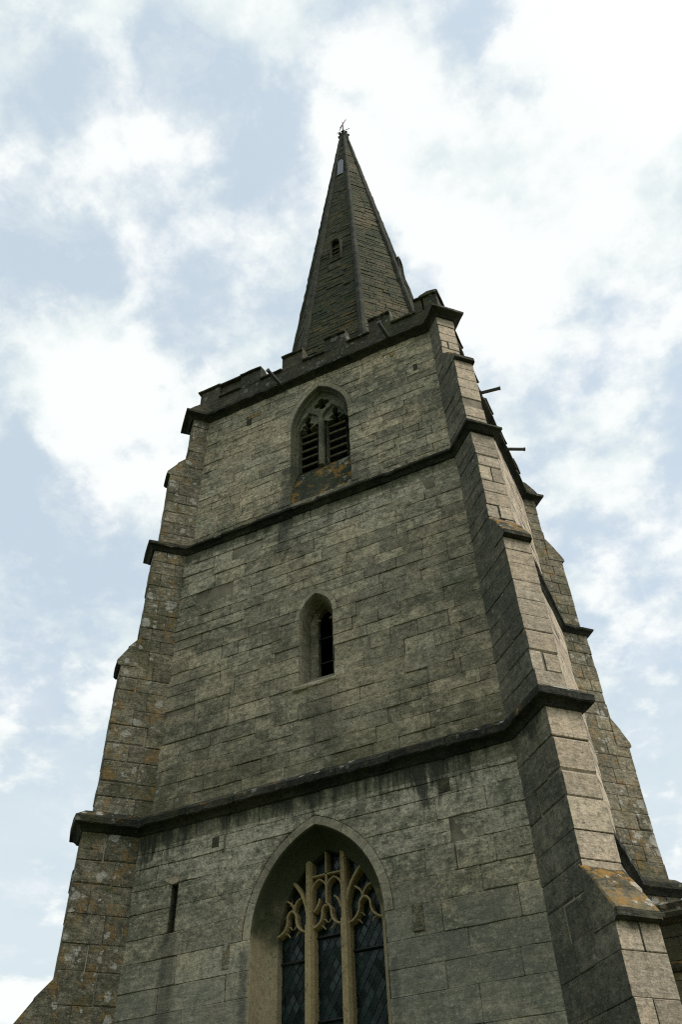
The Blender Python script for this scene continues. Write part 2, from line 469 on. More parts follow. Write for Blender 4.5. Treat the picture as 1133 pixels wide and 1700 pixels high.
# ------------------------------------------------------------------ mesh helpers
class MB:
    """collects verts / faces; tint and material index per face"""

    def __init__(self):
        self.v, self.f, self.t, self.m = [], [], [], []

    def face(self, idx, tint, mi=0):
        self.f.append(tuple(idx))
        self.t.append(tint)
        self.m.append(mi)

    def poly(self, pts, tint=(0.5, 0.5, 0.5), mi=0):
        o = len(self.v)
        self.v += [tuple(p) for p in pts]
        self.face(range(o, o + len(pts)), tint, mi)

    def add(self, other, mi_off=0):
        o = len(self.v)
        self.v += other.v
        for f, t, m in zip(other.f, other.t, other.m):
            self.face([i + o for i in f], t, m + mi_off)

    def ring_loft(self, rings, closed=True, tint=(0.5, 0.5, 0.5), mi=0, cap0=False, cap1=False):
        o = len(self.v)
        n = len(rings[0])
        for r in rings:
            self.v += [tuple(p) for p in r]
        for k in range(len(rings) - 1):
            for i in range(n if closed else n - 1):
                j = (i + 1) % n
                self.face((o + k * n + i, o + k * n + j, o + (k + 1) * n + j, o + (k + 1) * n + i), tint, mi)
        if cap0:
            self.face(tuple(o + i for i in reversed(range(n))), tint, mi)
        if cap1:
            self.face(tuple(o + (len(rings) - 1) * n + i for i in range(n)), tint, mi)

    def box(self, o, ax, ay, az, sx, sy, sz, tint=(0.5, 0.5, 0.5), mi=0, bev=0.0):
        """box with min corner o, axes ax ay az"""
        o = Vector(o)
        ax, ay, az = Vector(ax), Vector(ay), Vector(az)
        if bev <= 0:
            r0 = [o, o + ax * sx, o + ax * sx + ay * sy, o + ay * sy]
            self.ring_loft([r0, [p + az * sz for p in r0]], tint=tint, mi=mi, cap0=True, cap1=True)
        else:
            def rect(i, z):
                return [o + ax * i + ay * i + az * z, o + ax * (sx - i) + ay * i + az * z,
                        o + ax * (sx - i) + ay * (sy - i) + az * z, o + ax * i + ay * (sy - i) + az * z]

            def octo(z, i=0.0):
                b2 = bev
                return [o + ax * b2 + ay * i + az * z, o + ax * (sx - b2) + ay * i + az * z,
                        o + ax * (sx - i) + ay * b2 + az * z, o + ax * (sx - i) + ay * (sy - b2) + az * z,
                        o + ax * (sx - b2) + ay * (sy - i) + az * z, o + ax * b2 + ay * (sy - i) + az * z,
                        o + ax * i + ay * (sy - b2) + az * z, o + ax * i + ay * b2 + az * z]
            self.ring_loft([octo(0, bev * 0.7), octo(bev), octo(sz - bev), octo(sz, bev * 0.7)], tint=tint, mi=mi, cap0=True, cap1=True)

    def tube(self, pts, rad, n=8, tint=(0.5, 0.5, 0.5), mi=0, caps=True, up=Vector((0, 0, 1)), sy=1.0):
        """swept tube; rad a number or list; sy scales the section along its second axis"""
        pts = [Vector(p) for p in pts]
        rings = []
        for i, p in enumerate(pts):
            d = (pts[min(i + 1, len(pts) - 1)] - pts[max(i - 1, 0)]).normalized()
            u = up if abs(d.dot(up)) < 0.95 else Vector((1, 0, 0))
            a = d.cross(u).normalized()
            b2 = a.cross(d).normalized()
            r = rad[i] if isinstance(rad, (list, tuple)) else rad
            rings.append([p + a * (r * math.cos(2 * math.pi * (k + 0.5) / n)) + b2 * (r * sy * math.sin(2 * math.pi * (k + 0.5) / n)) for k in range(n)])
        self.ring_loft(rings, tint=tint, mi=mi, cap0=caps, cap1=caps)

    def build(self, name, mats, parent=None, smooth=False, fix=True):
        me = bpy.data.meshes.new(name)
        me.from_pydata(self.v, [], self.f)
        if not isinstance(mats, (list, tuple)):
            mats = [mats]
        for mm in mats:
            me.materials.append(mm)
        me.polygons.foreach_set('material_index', self.m)
        a = me.attributes.new('tint', 'FLOAT_COLOR', 'FACE')
        buf = []
        for c in self.t:
            buf += [c[0], c[1], c[2], 1.0]
        a.data.foreach_set('color', buf)
        if smooth:
            me.polygons.foreach_set('use_smooth', [True] * len(self.f))
        me.validate()
        me.update()
        if fix:
            import bmesh
            bm = bmesh.new()
            bm.from_mesh(me)
            bmesh.ops.recalc_face_normals(bm, faces=bm.faces)
            bm.to_mesh(me)
            bm.free()
        ob = bpy.data.objects.new(name, me)
        COL.objects.link(ob)
        if parent is not None:
            attach(ob, parent)
        return ob


def attach(ob, parent):
    ob.parent = parent
    loc = parent.location.copy()
    q = parent.parent
    while q is not None:
        loc = loc  # parts sit at the tower's origin: only the root Empty is moved
        q = q.parent
    if parent.type == 'EMPTY' and parent.parent is None:
        ob.matrix_parent_inverse = Matrix.Translation(-parent.location)


def empty(name, loc, label, cat):
    o = bpy.data.objects.new(name, None)
    o.location = loc
    o.empty_display_size = 0.5
    COL.objects.link(o)
    o['label'] = label
    o['category'] = cat
    return o


def rnd_tint(rng=random):
    return (rng.random(), rng.random(), rng.random())


def inset(poly, d):
    n = len(poly)
    area = sum(poly[i][0] * poly[(i + 1) % n][1] - poly[(i + 1) % n][0] * poly[i][1] for i in range(n))
    sg = 1.0 if area > 0 else -1.0
    out = []
    for i in range(n):
        ax, ay = poly[i - 1]
        bx, by = poly[i]
        cx, cy = poly[(i + 1) % n]
        e1 = (bx - ax, by - ay)
        e2 = (cx - bx, cy - by)
        l1 = math.hypot(*e1) or 1e-6
        l2 = math.hypot(*e2) or 1e-6
        n1 = (-e1[1] / l1 * sg, e1[0] / l1 * sg)
        n2 = (-e2[1] / l2 * sg, e2[0] / l2 * sg)
        k = 1.0 + n1[0] * n2[0] + n1[1] * n2[1]
        k = max(k, 0.5)
        out.append((bx + d * (n1[0] + n2[0]) / k, by + d * (n1[1] + n2[1]) / k))
    return out


def stone_block(poly, frame, proud, depth, bev=0.006, tint=None, tilt=0.006):
    """a block whose face is poly (u, z) in frame = (origin, u axis, outward normal)"""
    O, U, N = frame
    mb = MB()
    tint = tint or rnd_tint()
    us = [p[0] for p in poly]
    zs = [p[1] for p in poly]
    cu, cz = sum(us) / len(us), sum(zs) / len(zs)
    tu, tz = random.uniform(-tilt, tilt), random.uniform(-tilt, tilt)
    hu, hz = max(us) - min(us) + 1e-3, max(zs) - min(zs) + 1e-3

    def P(u, z, d):
        dd = d + tu * (u - cu) / hu * 2 + tz * (z - cz) / hz * 2 if d > -depth + 1e-6 else d
        return O + U * u + N * dd + Vector((0, 0, z))
    r0 = [P(u, z, -depth) for u, z in poly]
    r1 = [P(u, z, proud - bev) for u, z in poly]
    r2 = [P(u, z, proud) for u, z in inset(poly, bev)]
    mb.ring_loft([r0, r1, r2], tint=tint, cap1=True)
    return mb


def rough_rect(u0, u1, z0, z1, jit=0.006):
    """rectangle with worn, slightly wandering edges"""
    j = lambda k=1.0: random.uniform(-jit, jit) * k
    c = [random.uniform(0.004, 0.022) for _ in range(4)]
    n = 2 if u1 - u0 < 0.6 else 3
    bot = [(u0 + (u1 - u0) * (q + random.uniform(-0.2, 0.2)) / (n + 1), z0 + j(1.2)) for q in range(1, n + 1)]
    top = [(u0 + (u1 - u0) * (q + random.uniform(-0.2, 0.2)) / (n + 1), z1 + j(1.2)) for q in range(n, 0, -1)]
    return [(u0 + c[0], z0 + j(0.5))] + bot + [(u1 - c[1], z0 + j(0.5)), (u1 + j(0.5), z0 + c[1]), (u1 + j(0.5), z1 - c[2]), (u1 - c[2], z1 + j(0.5))] + top + \
        [(u0 + c[3], z1 + j(0.5)), (u0 + j(0.5), z1 - c[3]), (u0 + j(0.5), z0 + c[0])]


# ------------------------------------------------------------------ tower dimensions (metres)
YC = 3.315                        # tower axis is x = 0, y = YC; the lower front wall stands on y = 0
STAGES = [dict(h=3.315, t=0.53, z0=0.0, z1=7.22), dict(h=3.20, t=0.46, z0=7.22, z1=12.98), dict(h=3.10, t=0.42, z0=12.98, z1=17.30)]
# buttress steps: (z bottom, z top, projection along its side, stage index)
STEPS = [(0.0, 4.6, 1.19, 0), (4.6, 7.22, 0.86, 0), (7.22, 10.25, 0.875, 1), (10.25, 12.98, 0.635, 1), (12.98, 15.28, 0.685, 2), (15.28, 17.30, 0.36, 2)]
SKIN = 0.016                       # how far the blocks stand before the core


def plan(h, t, p, off=0.0):
    """outline of the tower with four diagonal buttresses, counter-clockwise, from the front left"""
    pts = []
    a = t / S2
    q = p / S2
    # going round: front-right corner, back-right, back-left, front-left
    for sx, sy in ((1, -1), (1, 1), (-1, 1), (-1, -1)):
        c1 = (sx * (h - a), sy * h)
        c2 = (sx * h, sy * (h - a))
        e1 = (c1[0] + sx * q, c1[1] + sy * q)
        e2 = (c2[0] + sx * q, c2[1] + sy * q)
        seq = [c1, e1, e2, c2] if sx * sy < 0 else [c2, e2, e1, c1]
        pts += seq
    pts = [(x, y + YC) for x, y in pts]
    if off:
        pts = inset(pts, -off)
    return pts


tower = empty('church_tower', (0, YC, 0), 'tall weathered limestone church tower with diagonal buttresses and octagonal spire', 'church tower')

# ------------------------------------------------------------------ openings in the front wall


class Arch:
    def __init__(s, cx, w, R, zs, sill, ring=0.0):
        s.cx, s.w, s.R, s.zs, s.sill, s.ring = cx, w, R, zs, sill, ring
        s.apex = zs + math.sqrt(R * R - (R - w) ** 2)

    def half(s, z, o=0.0):
        if z < s.sill - 1e-6:
            return -1.0
        if z <= s.zs + 1e-6:
            return s.w + o
        R = s.R + o
        q = R * R - (z - s.zs) ** 2
        if q <= 0:
            return -1.0
        return math.sqrt(q) - (s.R - s.w)

    def clip(s, z):
        """half width left free by the blocks at height z"""
        return s.half(z, s.ring if z > s.zs + 1e-4 else 0.0)

    def outline(s, o=0.0, sill=None, n=14):
        R = s.R + o
        c = s.R - s.w
        th = math.acos(max(-1, min(1, c / R)))
        zb = s.sill if sill is None else sill
        L = [(s.cx - s.w - o, zb)]
        for i in range(n + 1):
            a = th * i / n
            L.append((s.cx - (R * math.cos(a) - c), s.zs + R * math.sin(a)))
        Rr = [(2 * s.cx - x, z) for x, z in reversed(L[:-1])]
        return L + Rr


class Slot:
    def __init__(s, cx, w, z0, z1):
        s.cx, s.w, s.sill, s.apex = cx, w, z0, z1

    def clip(s, z):
        return s.w if s.sill - 1e-6 <= z <= s.apex + 1e-6 else -1.0

    def outline(s, o=0.0):
        return [(s.cx - s.w - o, s.sill - o), (s.cx - s.w - o, s.apex + o), (s.cx + s.w + o, s.apex + o), (s.cx + s.w + o, s.sill - o)]


BIG = Arch(0.015, 0.955, 1.40, 5.43, 1.9, 0.12)
LANCET = Arch(0.012, 0.315, 0.52, 10.45, 9.12, 0.09)
BELL = Arch(0.10, 0.68, 1.40, 15.75, 13.30, 0.12)
SLIT = Slot(-2.21, 0.05, 5.74, 6.40)
OPEN = [[SLIT, BIG], [LANCET], [BELL]]

# ------------------------------------------------------------------ cores (the mortar face behind the blocks)
wall_parts, butt_parts = [], {}
for i, st in enumerate(STAGES):
    h, t = st['h'], st['t']
    mb = MB()
    yf = YC - h + SKIN
    hw = h - SKIN
    outer = [(-hw, st['z0']), (hw, st['z0']), (hw, st['z1']), (-hw, st['z1'])]
    loops = [outer] + [(o.outline(0.0) if isinstance(o, Arch) else o.outline(0.0)) for o in OPEN[i]]
    flat = [p for lp in loops for p in lp]
    tri = tessellate_polygon([[Vector((x, z, 0)) for x, z in lp] for lp in loops])
    o = len(mb.v)
    mb.v += [(x, yf, z) for x, z in flat]
    for tr_ in tri:
        mb.face([o + k for k in tr_], (0.5, 0.5, 0.5))
    yb = YC + h - SKIN
    for a, b2 in (((hw, yf), (hw, yb)), ((hw, yb), (-hw, yb)), ((-hw, yb), (-hw, yf))):
        mb.poly([(a[0], a[1], st['z0']), (b2[0], b2[1], st['z0']), (b2[0], b2[1], st['z1']), (a[0], a[1], st['z1'])])
    if i == 2:
        mb.poly([(-hw, yf, 17.29), (hw, yf, 17.29), (hw, yb, 17.29), (-hw, yb, 17.29)])
    wall_parts.append(mb.build('wall', M['mortar'], tower, fix=False))


def corner_frame(sx, sy, h):
    """corner position, outward diagonal, sideways axis"""
    d = Vector((sx, sy, 0)) / S2
    v = Vector((-sy, sx, 0)) / S2
    return Vector((sx * h, YC + sy * h, 0)), d, v


CORNERS = {'left': (-1, -1), 'right': (1, -1), 'rear': (1, 1), 'hidden': (-1, 1)}
for key, (sx, sy) in CORNERS.items():
    mb = MB()
    for z0, z1, p, si in STEPS:
        st = STAGES[si]
        c, d, v = corner_frame(sx, sy, st['h'])
        t = st['t'] - 2 * SKIN
        s1 = p - st['t'] / 2 - SKIN
        mb.box(c - d * 0.5 - v * (t / 2) + Vector((0, 0, z0)), d, v, Vector((0, 0, 1)), s1 + 0.5, t, z1 - z0)
    butt_parts[key] = mb.build('buttress', M['mortar'] if key != 'hidden' else M['wall'], tower)
butt_parts['left']['label'] = 'diagonal buttress furthest to the side, crusted with white and orange lichen'
butt_parts['right']['label'] = 'nearest diagonal buttress with pale clean outer face'

# ------------------------------------------------------------------ stone blocks
stones = []       # (area in view, MB, materials, parent)


def rank(mb):
    n = Vector((0, 0, 0))
    c = Vector((0, 0, 0))
    for q in mb.v:
        c += Vector(q)
    c /= len(mb.v)
    px = [pixel_of(Vector(q)) for q in mb.v]
    if any(q is None for q in px):
        return 0.0
    x0, x1 = max(0, min(q[0] for q in px)), min(1133, max(q[0] for q in px))
    y0, y1 = max(0, min(q[1] for q in px)), min(1700, max(q[1] for q in px))
    if x1 <= x0 or y1 <= y0:
        return 0.0
    return (x1 - x0) * (y1 - y0)


def add_stone(mb, mat, parent, boost=1.0):
    stones.append((rank(mb) * boost, mb, mat, parent))


def courses(levels, lo, hi):
    zs = [levels[0]]
    for a, b2 in zip(levels, levels[1:]):
        n = max(1, round((b2 - a) / ((lo + hi) / 2)))
        wts = [random.uniform(lo, hi) for _ in range(n)]
        s = sum(wts)
        z = a
        for q in wts:
            z += q / s * (b2 - a)
            zs.append(z)
        zs[-1] = b2
    return zs


def joints(a, b2, lmin, lmax):
    L = b2 - a
    if L < lmin * 1.3:
        return [a, b2]
    xs = [a]
    while True:
        r = b2 - xs[-1]
        if r <= lmax:
            if r > lmin * 2.2 and random.random() < 0.6:
                xs.append(xs[-1] + r * random.uniform(0.4, 0.6))
            break
        q = random.uniform(lmin, lmax)
        if r - q < lmin * 0.7:
            q = r / 2
        xs.append(xs[-1] + q)
    xs.append(b2)
    return xs


def gap():
    return random.uniform(0.006, 0.010) if random.random() < 0.14 else random.uniform(0.0005, 0.0025)


WALL_LEN = [(0.40, 1.15), (0.32, 0.85), (0.28, 0.68)]
WALL_CRS = [(0.26, 0.38), (0.20, 0.31), (0.18, 0.27)]
PATCH3 = [(-1.53, 16.83, 0.16, 0.07), (1.90, 16.98, 0.05, 0.06), (-1.67, 16.72, 0.06, 0.16), (2.38, 16.20, 0.05, 0.11)]
PATCH = [(1.93, 6.84, 0.075, 0.09), (1.40, 5.29, 0.07, 0.16), (-1.29, 5.29, 0.055, 0.16), (-1.58, 6.85, 0.06, 0.075)]

for i, st in enumerate(STAGES):
    h, t = st['h'], st['t']
    a = t / S2
    fr = (Vector((0, YC - h, 0)), Vector((1, 0, 0)), Vector((0, -1, 0)))
    z0 = st['z0'] + (0.30 if i else 0.0)
    levels = [z0]
    for o in OPEN[i]:
        if isinstance(o, Arch):
            levels += [o.sill, o.zs]
        else:
            levels += [o.sill, o.apex]
    levels = sorted(set([q for q in levels if q > z0 + 0.02] + [z0, st['z1'] + 0.02]))
    zs = courses(levels, *WALL_CRS[i])
    for c0, c1 in zip(zs, zs[1:]):
        zin = c0 + 1e-3
        act = [o for o in OPEN[i] if o.sill <= c0 + 1e-3 and o.apex > c0 + 0.02 + (o.ring if isinstance(o, Arch) else 0) * 0 and o.clip(zin) > 0]
        act.sort(key=lambda o: o.cx)
        bounds = [(lambda z: -h + a - 0.02)]
        for o in act:
            def lf(z, o=o):
                q = o.clip(max(z, zin))
                return o.cx - q if q > 0 else o.cx

            def rf(z, o=o):
                q = o.clip(max(z, zin))
                return o.cx + q if q > 0 else o.cx
            bounds += [lf, rf]
        bounds.append(lambda z: h - a + 0.02)
        for k in range(0, len(bounds), 2):
            Lb, Rb = bounds[k], bounds[k + 1]
            xa, xb = Lb(c0), Rb(c0)
            if xb - xa < 0.03 and Rb(c1) - Lb(c1) < 0.05:
                continue
            js = joints(xa, xb, *WALL_LEN[i])
            for q in range(len(js) - 1):
                g = [gap() for _ in range(4)]
                first, last = q == 0 and k > 0, q == len(js) - 2 and k + 1 < len(bounds) - 1
                if first or last:
                    nz = 6
                    zz = [c0 + g[0] + (c1 - c0 - g[0] - g[1]) * m_ / (nz - 1) for m_ in range(nz)]
                    right = [((Rb(z) if last else js[q + 1]) - g[3], z) for z in zz]
                    left = [((Lb(z) if first else js[q]) + g[2], z) for z in zz]
                    poly = right + list(reversed(left))
                    poly = [p for m_, p in enumerate(poly) if m_ == 0 or math.hypot(p[0] - poly[m_ - 1][0], p[1] - poly[m_ - 1][1]) > 0.004]
                else:
                    poly = rough_rect(js[q] + g[2], js[q + 1] - g[3], c0 + g[0], c1 - g[1])
                pr = random.gauss(0.0, 0.005)
                if random.random() < 0.05:
                    pr -= random.uniform(0.006, 0.013)
                add_stone(stone_block(poly, fr, pr, SKIN + 0.03), M['wall'], wall_parts[i])
    # the right-hand wall, seen at a grazing angle
    fr = (Vector((h, YC, 0)), Vector((0, 1, 0)), Vector((1, 0, 0)))
    for c0, c1 in zip(zs, zs[1:]):
        js = joints(-h + a - 0.02, h - a + 0.02, *WALL_LEN[i])
        for q in range(len(js) - 1):
            add_stone(stone_block(rough_rect(js[q] + gap(), js[q + 1] - gap(), c0 + gap(), c1 - gap()), fr, random.gauss(0, 0.003), SKIN + 0.03),
                      M['buttress_pale'], wall_parts[i], 0.12)

# small plugged putlog holes: little darker and ochre blocks let into the wall
for k, (px_, pz, hw_, hh) in enumerate(PATCH):
    fr = (Vector((0, 0, 0)), Vector((1, 0, 0)), Vector((0, -1, 0)))
    mb = stone_block([(px_ - hw_, pz - hh), (px_ + hw_, pz - hh), (px_ + hw_, pz + hh), (px_ - hw_, pz + hh)], fr, 0.012, 0.02, 0.004)
    add_stone(mb, M['buttress_lichen'] if k in (1, 2) else M['parapet'], wall_parts[0], 30.0)

for k, (px_, pz, hw_, hh) in enumerate(PATCH3):
    fr = (Vector((0, YC - STAGES[2]['h'], 0)), Vector((1, 0, 0)), Vector((0, -1, 0)))
    mb = stone_block([(px_ - hw_, pz - hh), (px_ + hw_, pz - hh), (px_ + hw_, pz + hh), (px_ - hw_, pz + hh)], fr, 0.010, 0.02, 0.004)
    add_stone(mb, M['patch_ochre'] if k < 2 else M['parapet'], wall_parts[2], 30.0)

for key, (sx, sy) in CORNERS.items():
    if key == 'hidden':
        continue
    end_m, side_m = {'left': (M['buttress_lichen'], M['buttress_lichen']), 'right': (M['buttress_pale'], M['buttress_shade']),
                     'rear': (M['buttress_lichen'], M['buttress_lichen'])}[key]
    for z0, z1, p, si in STEPS:
        st = STAGES[si]
        c, d, v = corner_frame(sx, sy, st['h'])
        t = st['t']
        s_end = p - t / 2
        s_in = -t / 2 - 0.01            # reaches the junction with the walls
        zb = z0 + (0.30 if z0 in (7.22, 12.98) else 0.0)
        # blocks run on behind the weathering of the set-off below
        lo, hi = (0.30, 0.42) if si == 0 else (0.25, 0.36)
        zs = courses([zb, z1 + 0.02], lo, hi)
        flip = random.random() < 0.5
        for c0, c1 in zip(zs, zs[1:]):
            flip = not flip
            L = s_end - s_in
            cuts = [s_in, s_end]
            if L > 0.55:
                cuts = [s_in, s_in + L * (random.uniform(0.30, 0.42) if flip else random.uniform(0.55, 0.70)), s_end]
            for q in range(len(cuts) - 1):
                g0, g1 = gap(), gap()
                e0, e1 = cuts[q] + gap(), cuts[q + 1] - (gap() if q < len(cuts) - 2 else 0)
                pr = random.gauss(0, 0.003)
                vs_ = [(-t / 2 - pr, t / 2 + pr)]
                if q == len(cuts) - 2 and random.random() < 0.10:
                    m_ = random.uniform(-0.1, 0.1)
                    vs_ = [(-t / 2 - pr, m_ - 0.002), (m_ + 0.002, t / 2 + pr)]
                for va, vb in vs_:
                    mb = MB()
                    b2 = random.uniform(0.006, 0.013) if random.random() < 0.75 else random.uniform(0.018, 0.035)
                    tint = rnd_tint()
                    eo = e1 + (random.gauss(0, 0.006) if q == len(cuts) - 2 else 0)
                    mb.box(c + d * e0 + v * va + Vector((0, 0, c0 + g0)), d, v, Vector((0, 0, 1)), eo - e0, vb - va, c1 - c0 - g0 - g1, tint=tint, bev=b2)
                    # outer and side faces weather differently; right buttress sides also carry painted shade
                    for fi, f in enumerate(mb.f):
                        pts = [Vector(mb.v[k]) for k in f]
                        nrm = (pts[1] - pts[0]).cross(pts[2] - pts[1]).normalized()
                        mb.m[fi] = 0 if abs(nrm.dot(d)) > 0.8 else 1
                    add_stone(mb, (end_m, side_m), butt_parts[key], 0.75)

stones.sort(key=lambda s: -s[0])
rest = MB()
rest_mats = [M['wall'], M['buttress_pale'], M['buttress_shade'], M['buttress_lichen'], M['parapet'], M['patch_ochre']]
N_SINGLE = 296
for k, (ar, mb, mat, par) in enumerate(stones):
    if k < N_SINGLE:
        mb.build('stone', list(mat) if isinstance(mat, tuple) else mat, par)
    else:
        mm = mat if isinstance(mat, tuple) else (mat,)
        mb.m = [rest_mats.index(mm[q]) for q in mb.m]
        rest.add(mb)
ob = rest.build('stonework', rest_mats, tower)
ob['kind'] = 'stuff'


# ------------------------------------------------------------------ string courses
def sweep(profile, h, t, p, name, mat, seg=0.12, jit=0.006):
    base = plan(h, t, p)
    n = len(base)
    rings = []
    cols = []
    for d, z in profile:
        ring = inset(base, -d)
        cols.append((ring, z))
    # every side is laid in lengths of stone with open joints, and the nose wanders a little
    subs = []
    for i in range(n):
        a, b2 = base[i], base[(i + 1) % n]
        L = math.hypot(b2[0] - a[0], b2[1] - a[1])
        k = max(1, round(L / random.uniform(0.7, 1.0)))
        for q in range(k):
            off = random.gauss(0, 0.008), random.gauss(0, 0.006)
            m_ = max(2, int(L / k / seg))
            e = min(0.008 / L, 0.1 / k)
            for r_ in range(m_ + 1):
                f = (q + r_ / m_) / k
                corner = (q == 0 and r_ == 0) or (q == k - 1 and r_ == m_)
                f += (e if r_ == 0 else (-e if r_ == m_ else 0.0)) if not corner else 0.0
                if q == k - 1 and r_ == m_:
                    continue
                chip = -random.uniform(0.012, 0.04) if random.random() < 0.07 else 0.0
                subs.append((i, f, (0.0, 0.0) if corner else (off[0] + chip, off[1]), 0.0))
            if q < k - 1:
                subs.append((i, (q + 1) / k, (0.0, 0.0), -0.022))
    mb = MB()
    for ci, (ring, z) in enumerate(cols):
        rr = []
        inner = 0 < ci < len(cols) - 1
        for i, f, off, dent in subs:
            a, b2 = ring[i], ring[(i + 1) % n]
            x, y = a[0] + (b2[0] - a[0]) * f, a[1] + (b2[1] - a[1]) * f
            if inner:
                L = math.hypot(b2[0] - a[0], b2[1] - a[1]) or 1.0
                nx, ny = (b2[1] - a[1]) / L, -(b2[0] - a[0]) / L
                wgt = min(1.0, max(0.0, profile[ci][0]) / 0.1)
                d_ = (off[0] + dent) * wgt + random.uniform(-jit, jit)
                rr.append((x + nx * d_, y + ny * d_, z + off[1] * wgt + random.uniform(-jit, jit) * 0.7))
            else:
                rr.append((x, y, z))
        rings.append(rr)
    mb.ring_loft(rings)
    return mb.build(name, mat, tower)


def string_profile(zb, proj, nose, back, top):
    return [(-0.06, zb + 0.02), (0.004, zb), (0.022, zb + 0.012), (0.036, zb + 0.035), (0.055, zb + 0.06), (proj * 0.6, zb + 0.08), (proj - 0.012, zb + 0.092),
            (proj, zb + 0.105), (proj + 0.004, nose - 0.012), (proj - 0.012, nose), (0.0, nose + (top - nose) * 0.55), (-back, top)]


s_ = STAGES[0]
sweep(string_profile(7.22, 0.135, 7.43, 0.19, 7.64), s_['h'], s_['t'], 0.87, 'string_course', M['string'])
s_ = STAGES[1]
sweep(string_profile(12.99, 0.115, 13.15, 0.16, 13.33), s_['h'], s_['t'], 0.66, 'string_course', M['string'])
s_ = STAGES[2]
sweep([(-0.06, 17.30), (0.004, 17.27), (0.02, 17.285), (0.035, 17.31), (0.08, 17.34), (0.13, 17.355), (0.165, 17.37), (0.17, 17.44), (0.155, 17.455), (0.04, 17.53), (-0.3, 17.56)],
      s_['h'], s_['t'], 0.40, 'string_course', M['string'])

# ------------------------------------------------------------------ set-offs of the buttresses
for key, (sx, sy) in CORNERS.items():
    for zt, zl, ph, pl, si in ((5.26, 4.58, 0.86, 1.19, 0), (10.88, 10.24, 0.635, 0.875, 1), (15.96, 15.27, 0.36, 0.685, 2)):
        st = STAGES[si]
        c, d, v = corner_frame(sx, sy, st['h'])
        t = st['t']
        hi_, lo_ = ph - t / 2, pl - t / 2
        lip = 0.075
        mid_, zm_ = hi_ + (lo_ + lip - hi_) * 0.5, zl + 0.10 + (zt - zl - 0.10) * 0.5
        prof = [(hi_ - 0.03, zt + 0.02), (mid_ + 0.005, zm_ + 0.022), (mid_ + 0.012, zm_ - 0.016), (lo_ + lip, zl + 0.10), (lo_ + lip, zl + 0.02),
                (lo_ + 0.03, zl - 0.005), (lo_ - 0.02, zl), (hi_ - 0.03, zl)]
        mb = MB()
        hw = t / 2 + 0.012
        vv = [-hw, -hw + 0.02, -hw * 0.3, hw * 0.35, hw - 0.02, hw]
        rings = []
        for q, vq in enumerate(vv):
            rings.append([c + d * (s + random.uniform(-0.007, 0.007) - (0.012 if q in (0, 5) else 0)) + v * vq + Vector((0, 0, z + random.uniform(-0.006, 0.006) - (0.01 if q in (0, 5) else 0))) for s, z in prof])
        mb.ring_loft(rings, cap0=True, cap1=True)
        if key == 'hidden' and si == 0:
            continue
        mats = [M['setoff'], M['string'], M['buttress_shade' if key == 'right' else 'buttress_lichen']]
        for fi, f in enumerate(mb.f):
            zz = sum(mb.v[k][2] for k in f) / len(f)
            pts = [Vector(mb.v[k]) for k in f]
            if len(f) > 4:
                mb.m[fi] = 2
            elif zz < zl + 0.07:
                mb.m[fi] = 1
        mb.build('set_off', mats, butt_parts[key])

# stone blocks standing on the top string course over each buttress
for key, (sx, sy) in CORNERS.items():
    st = STAGES[2]
    c, d, v = corner_frame(sx, sy, st['h'])
    mb = MB()
    hw = 0.25
    prof = [(-0.35, 17.50), (0.26, 17.50), (0.27, 17.60), (0.20, 17.70), (-0.02, 17.92), (-0.35, 17.95)]
    mb.ring_loft([[c + d * (s + random.uniform(-.006, .006)) + v * q + Vector((0, 0, z)) for s, z in prof] for q in (-hw, 0.0, hw)], cap0=True, cap1=True)
    mb.build('buttress_cap', M['parapet'], tower)

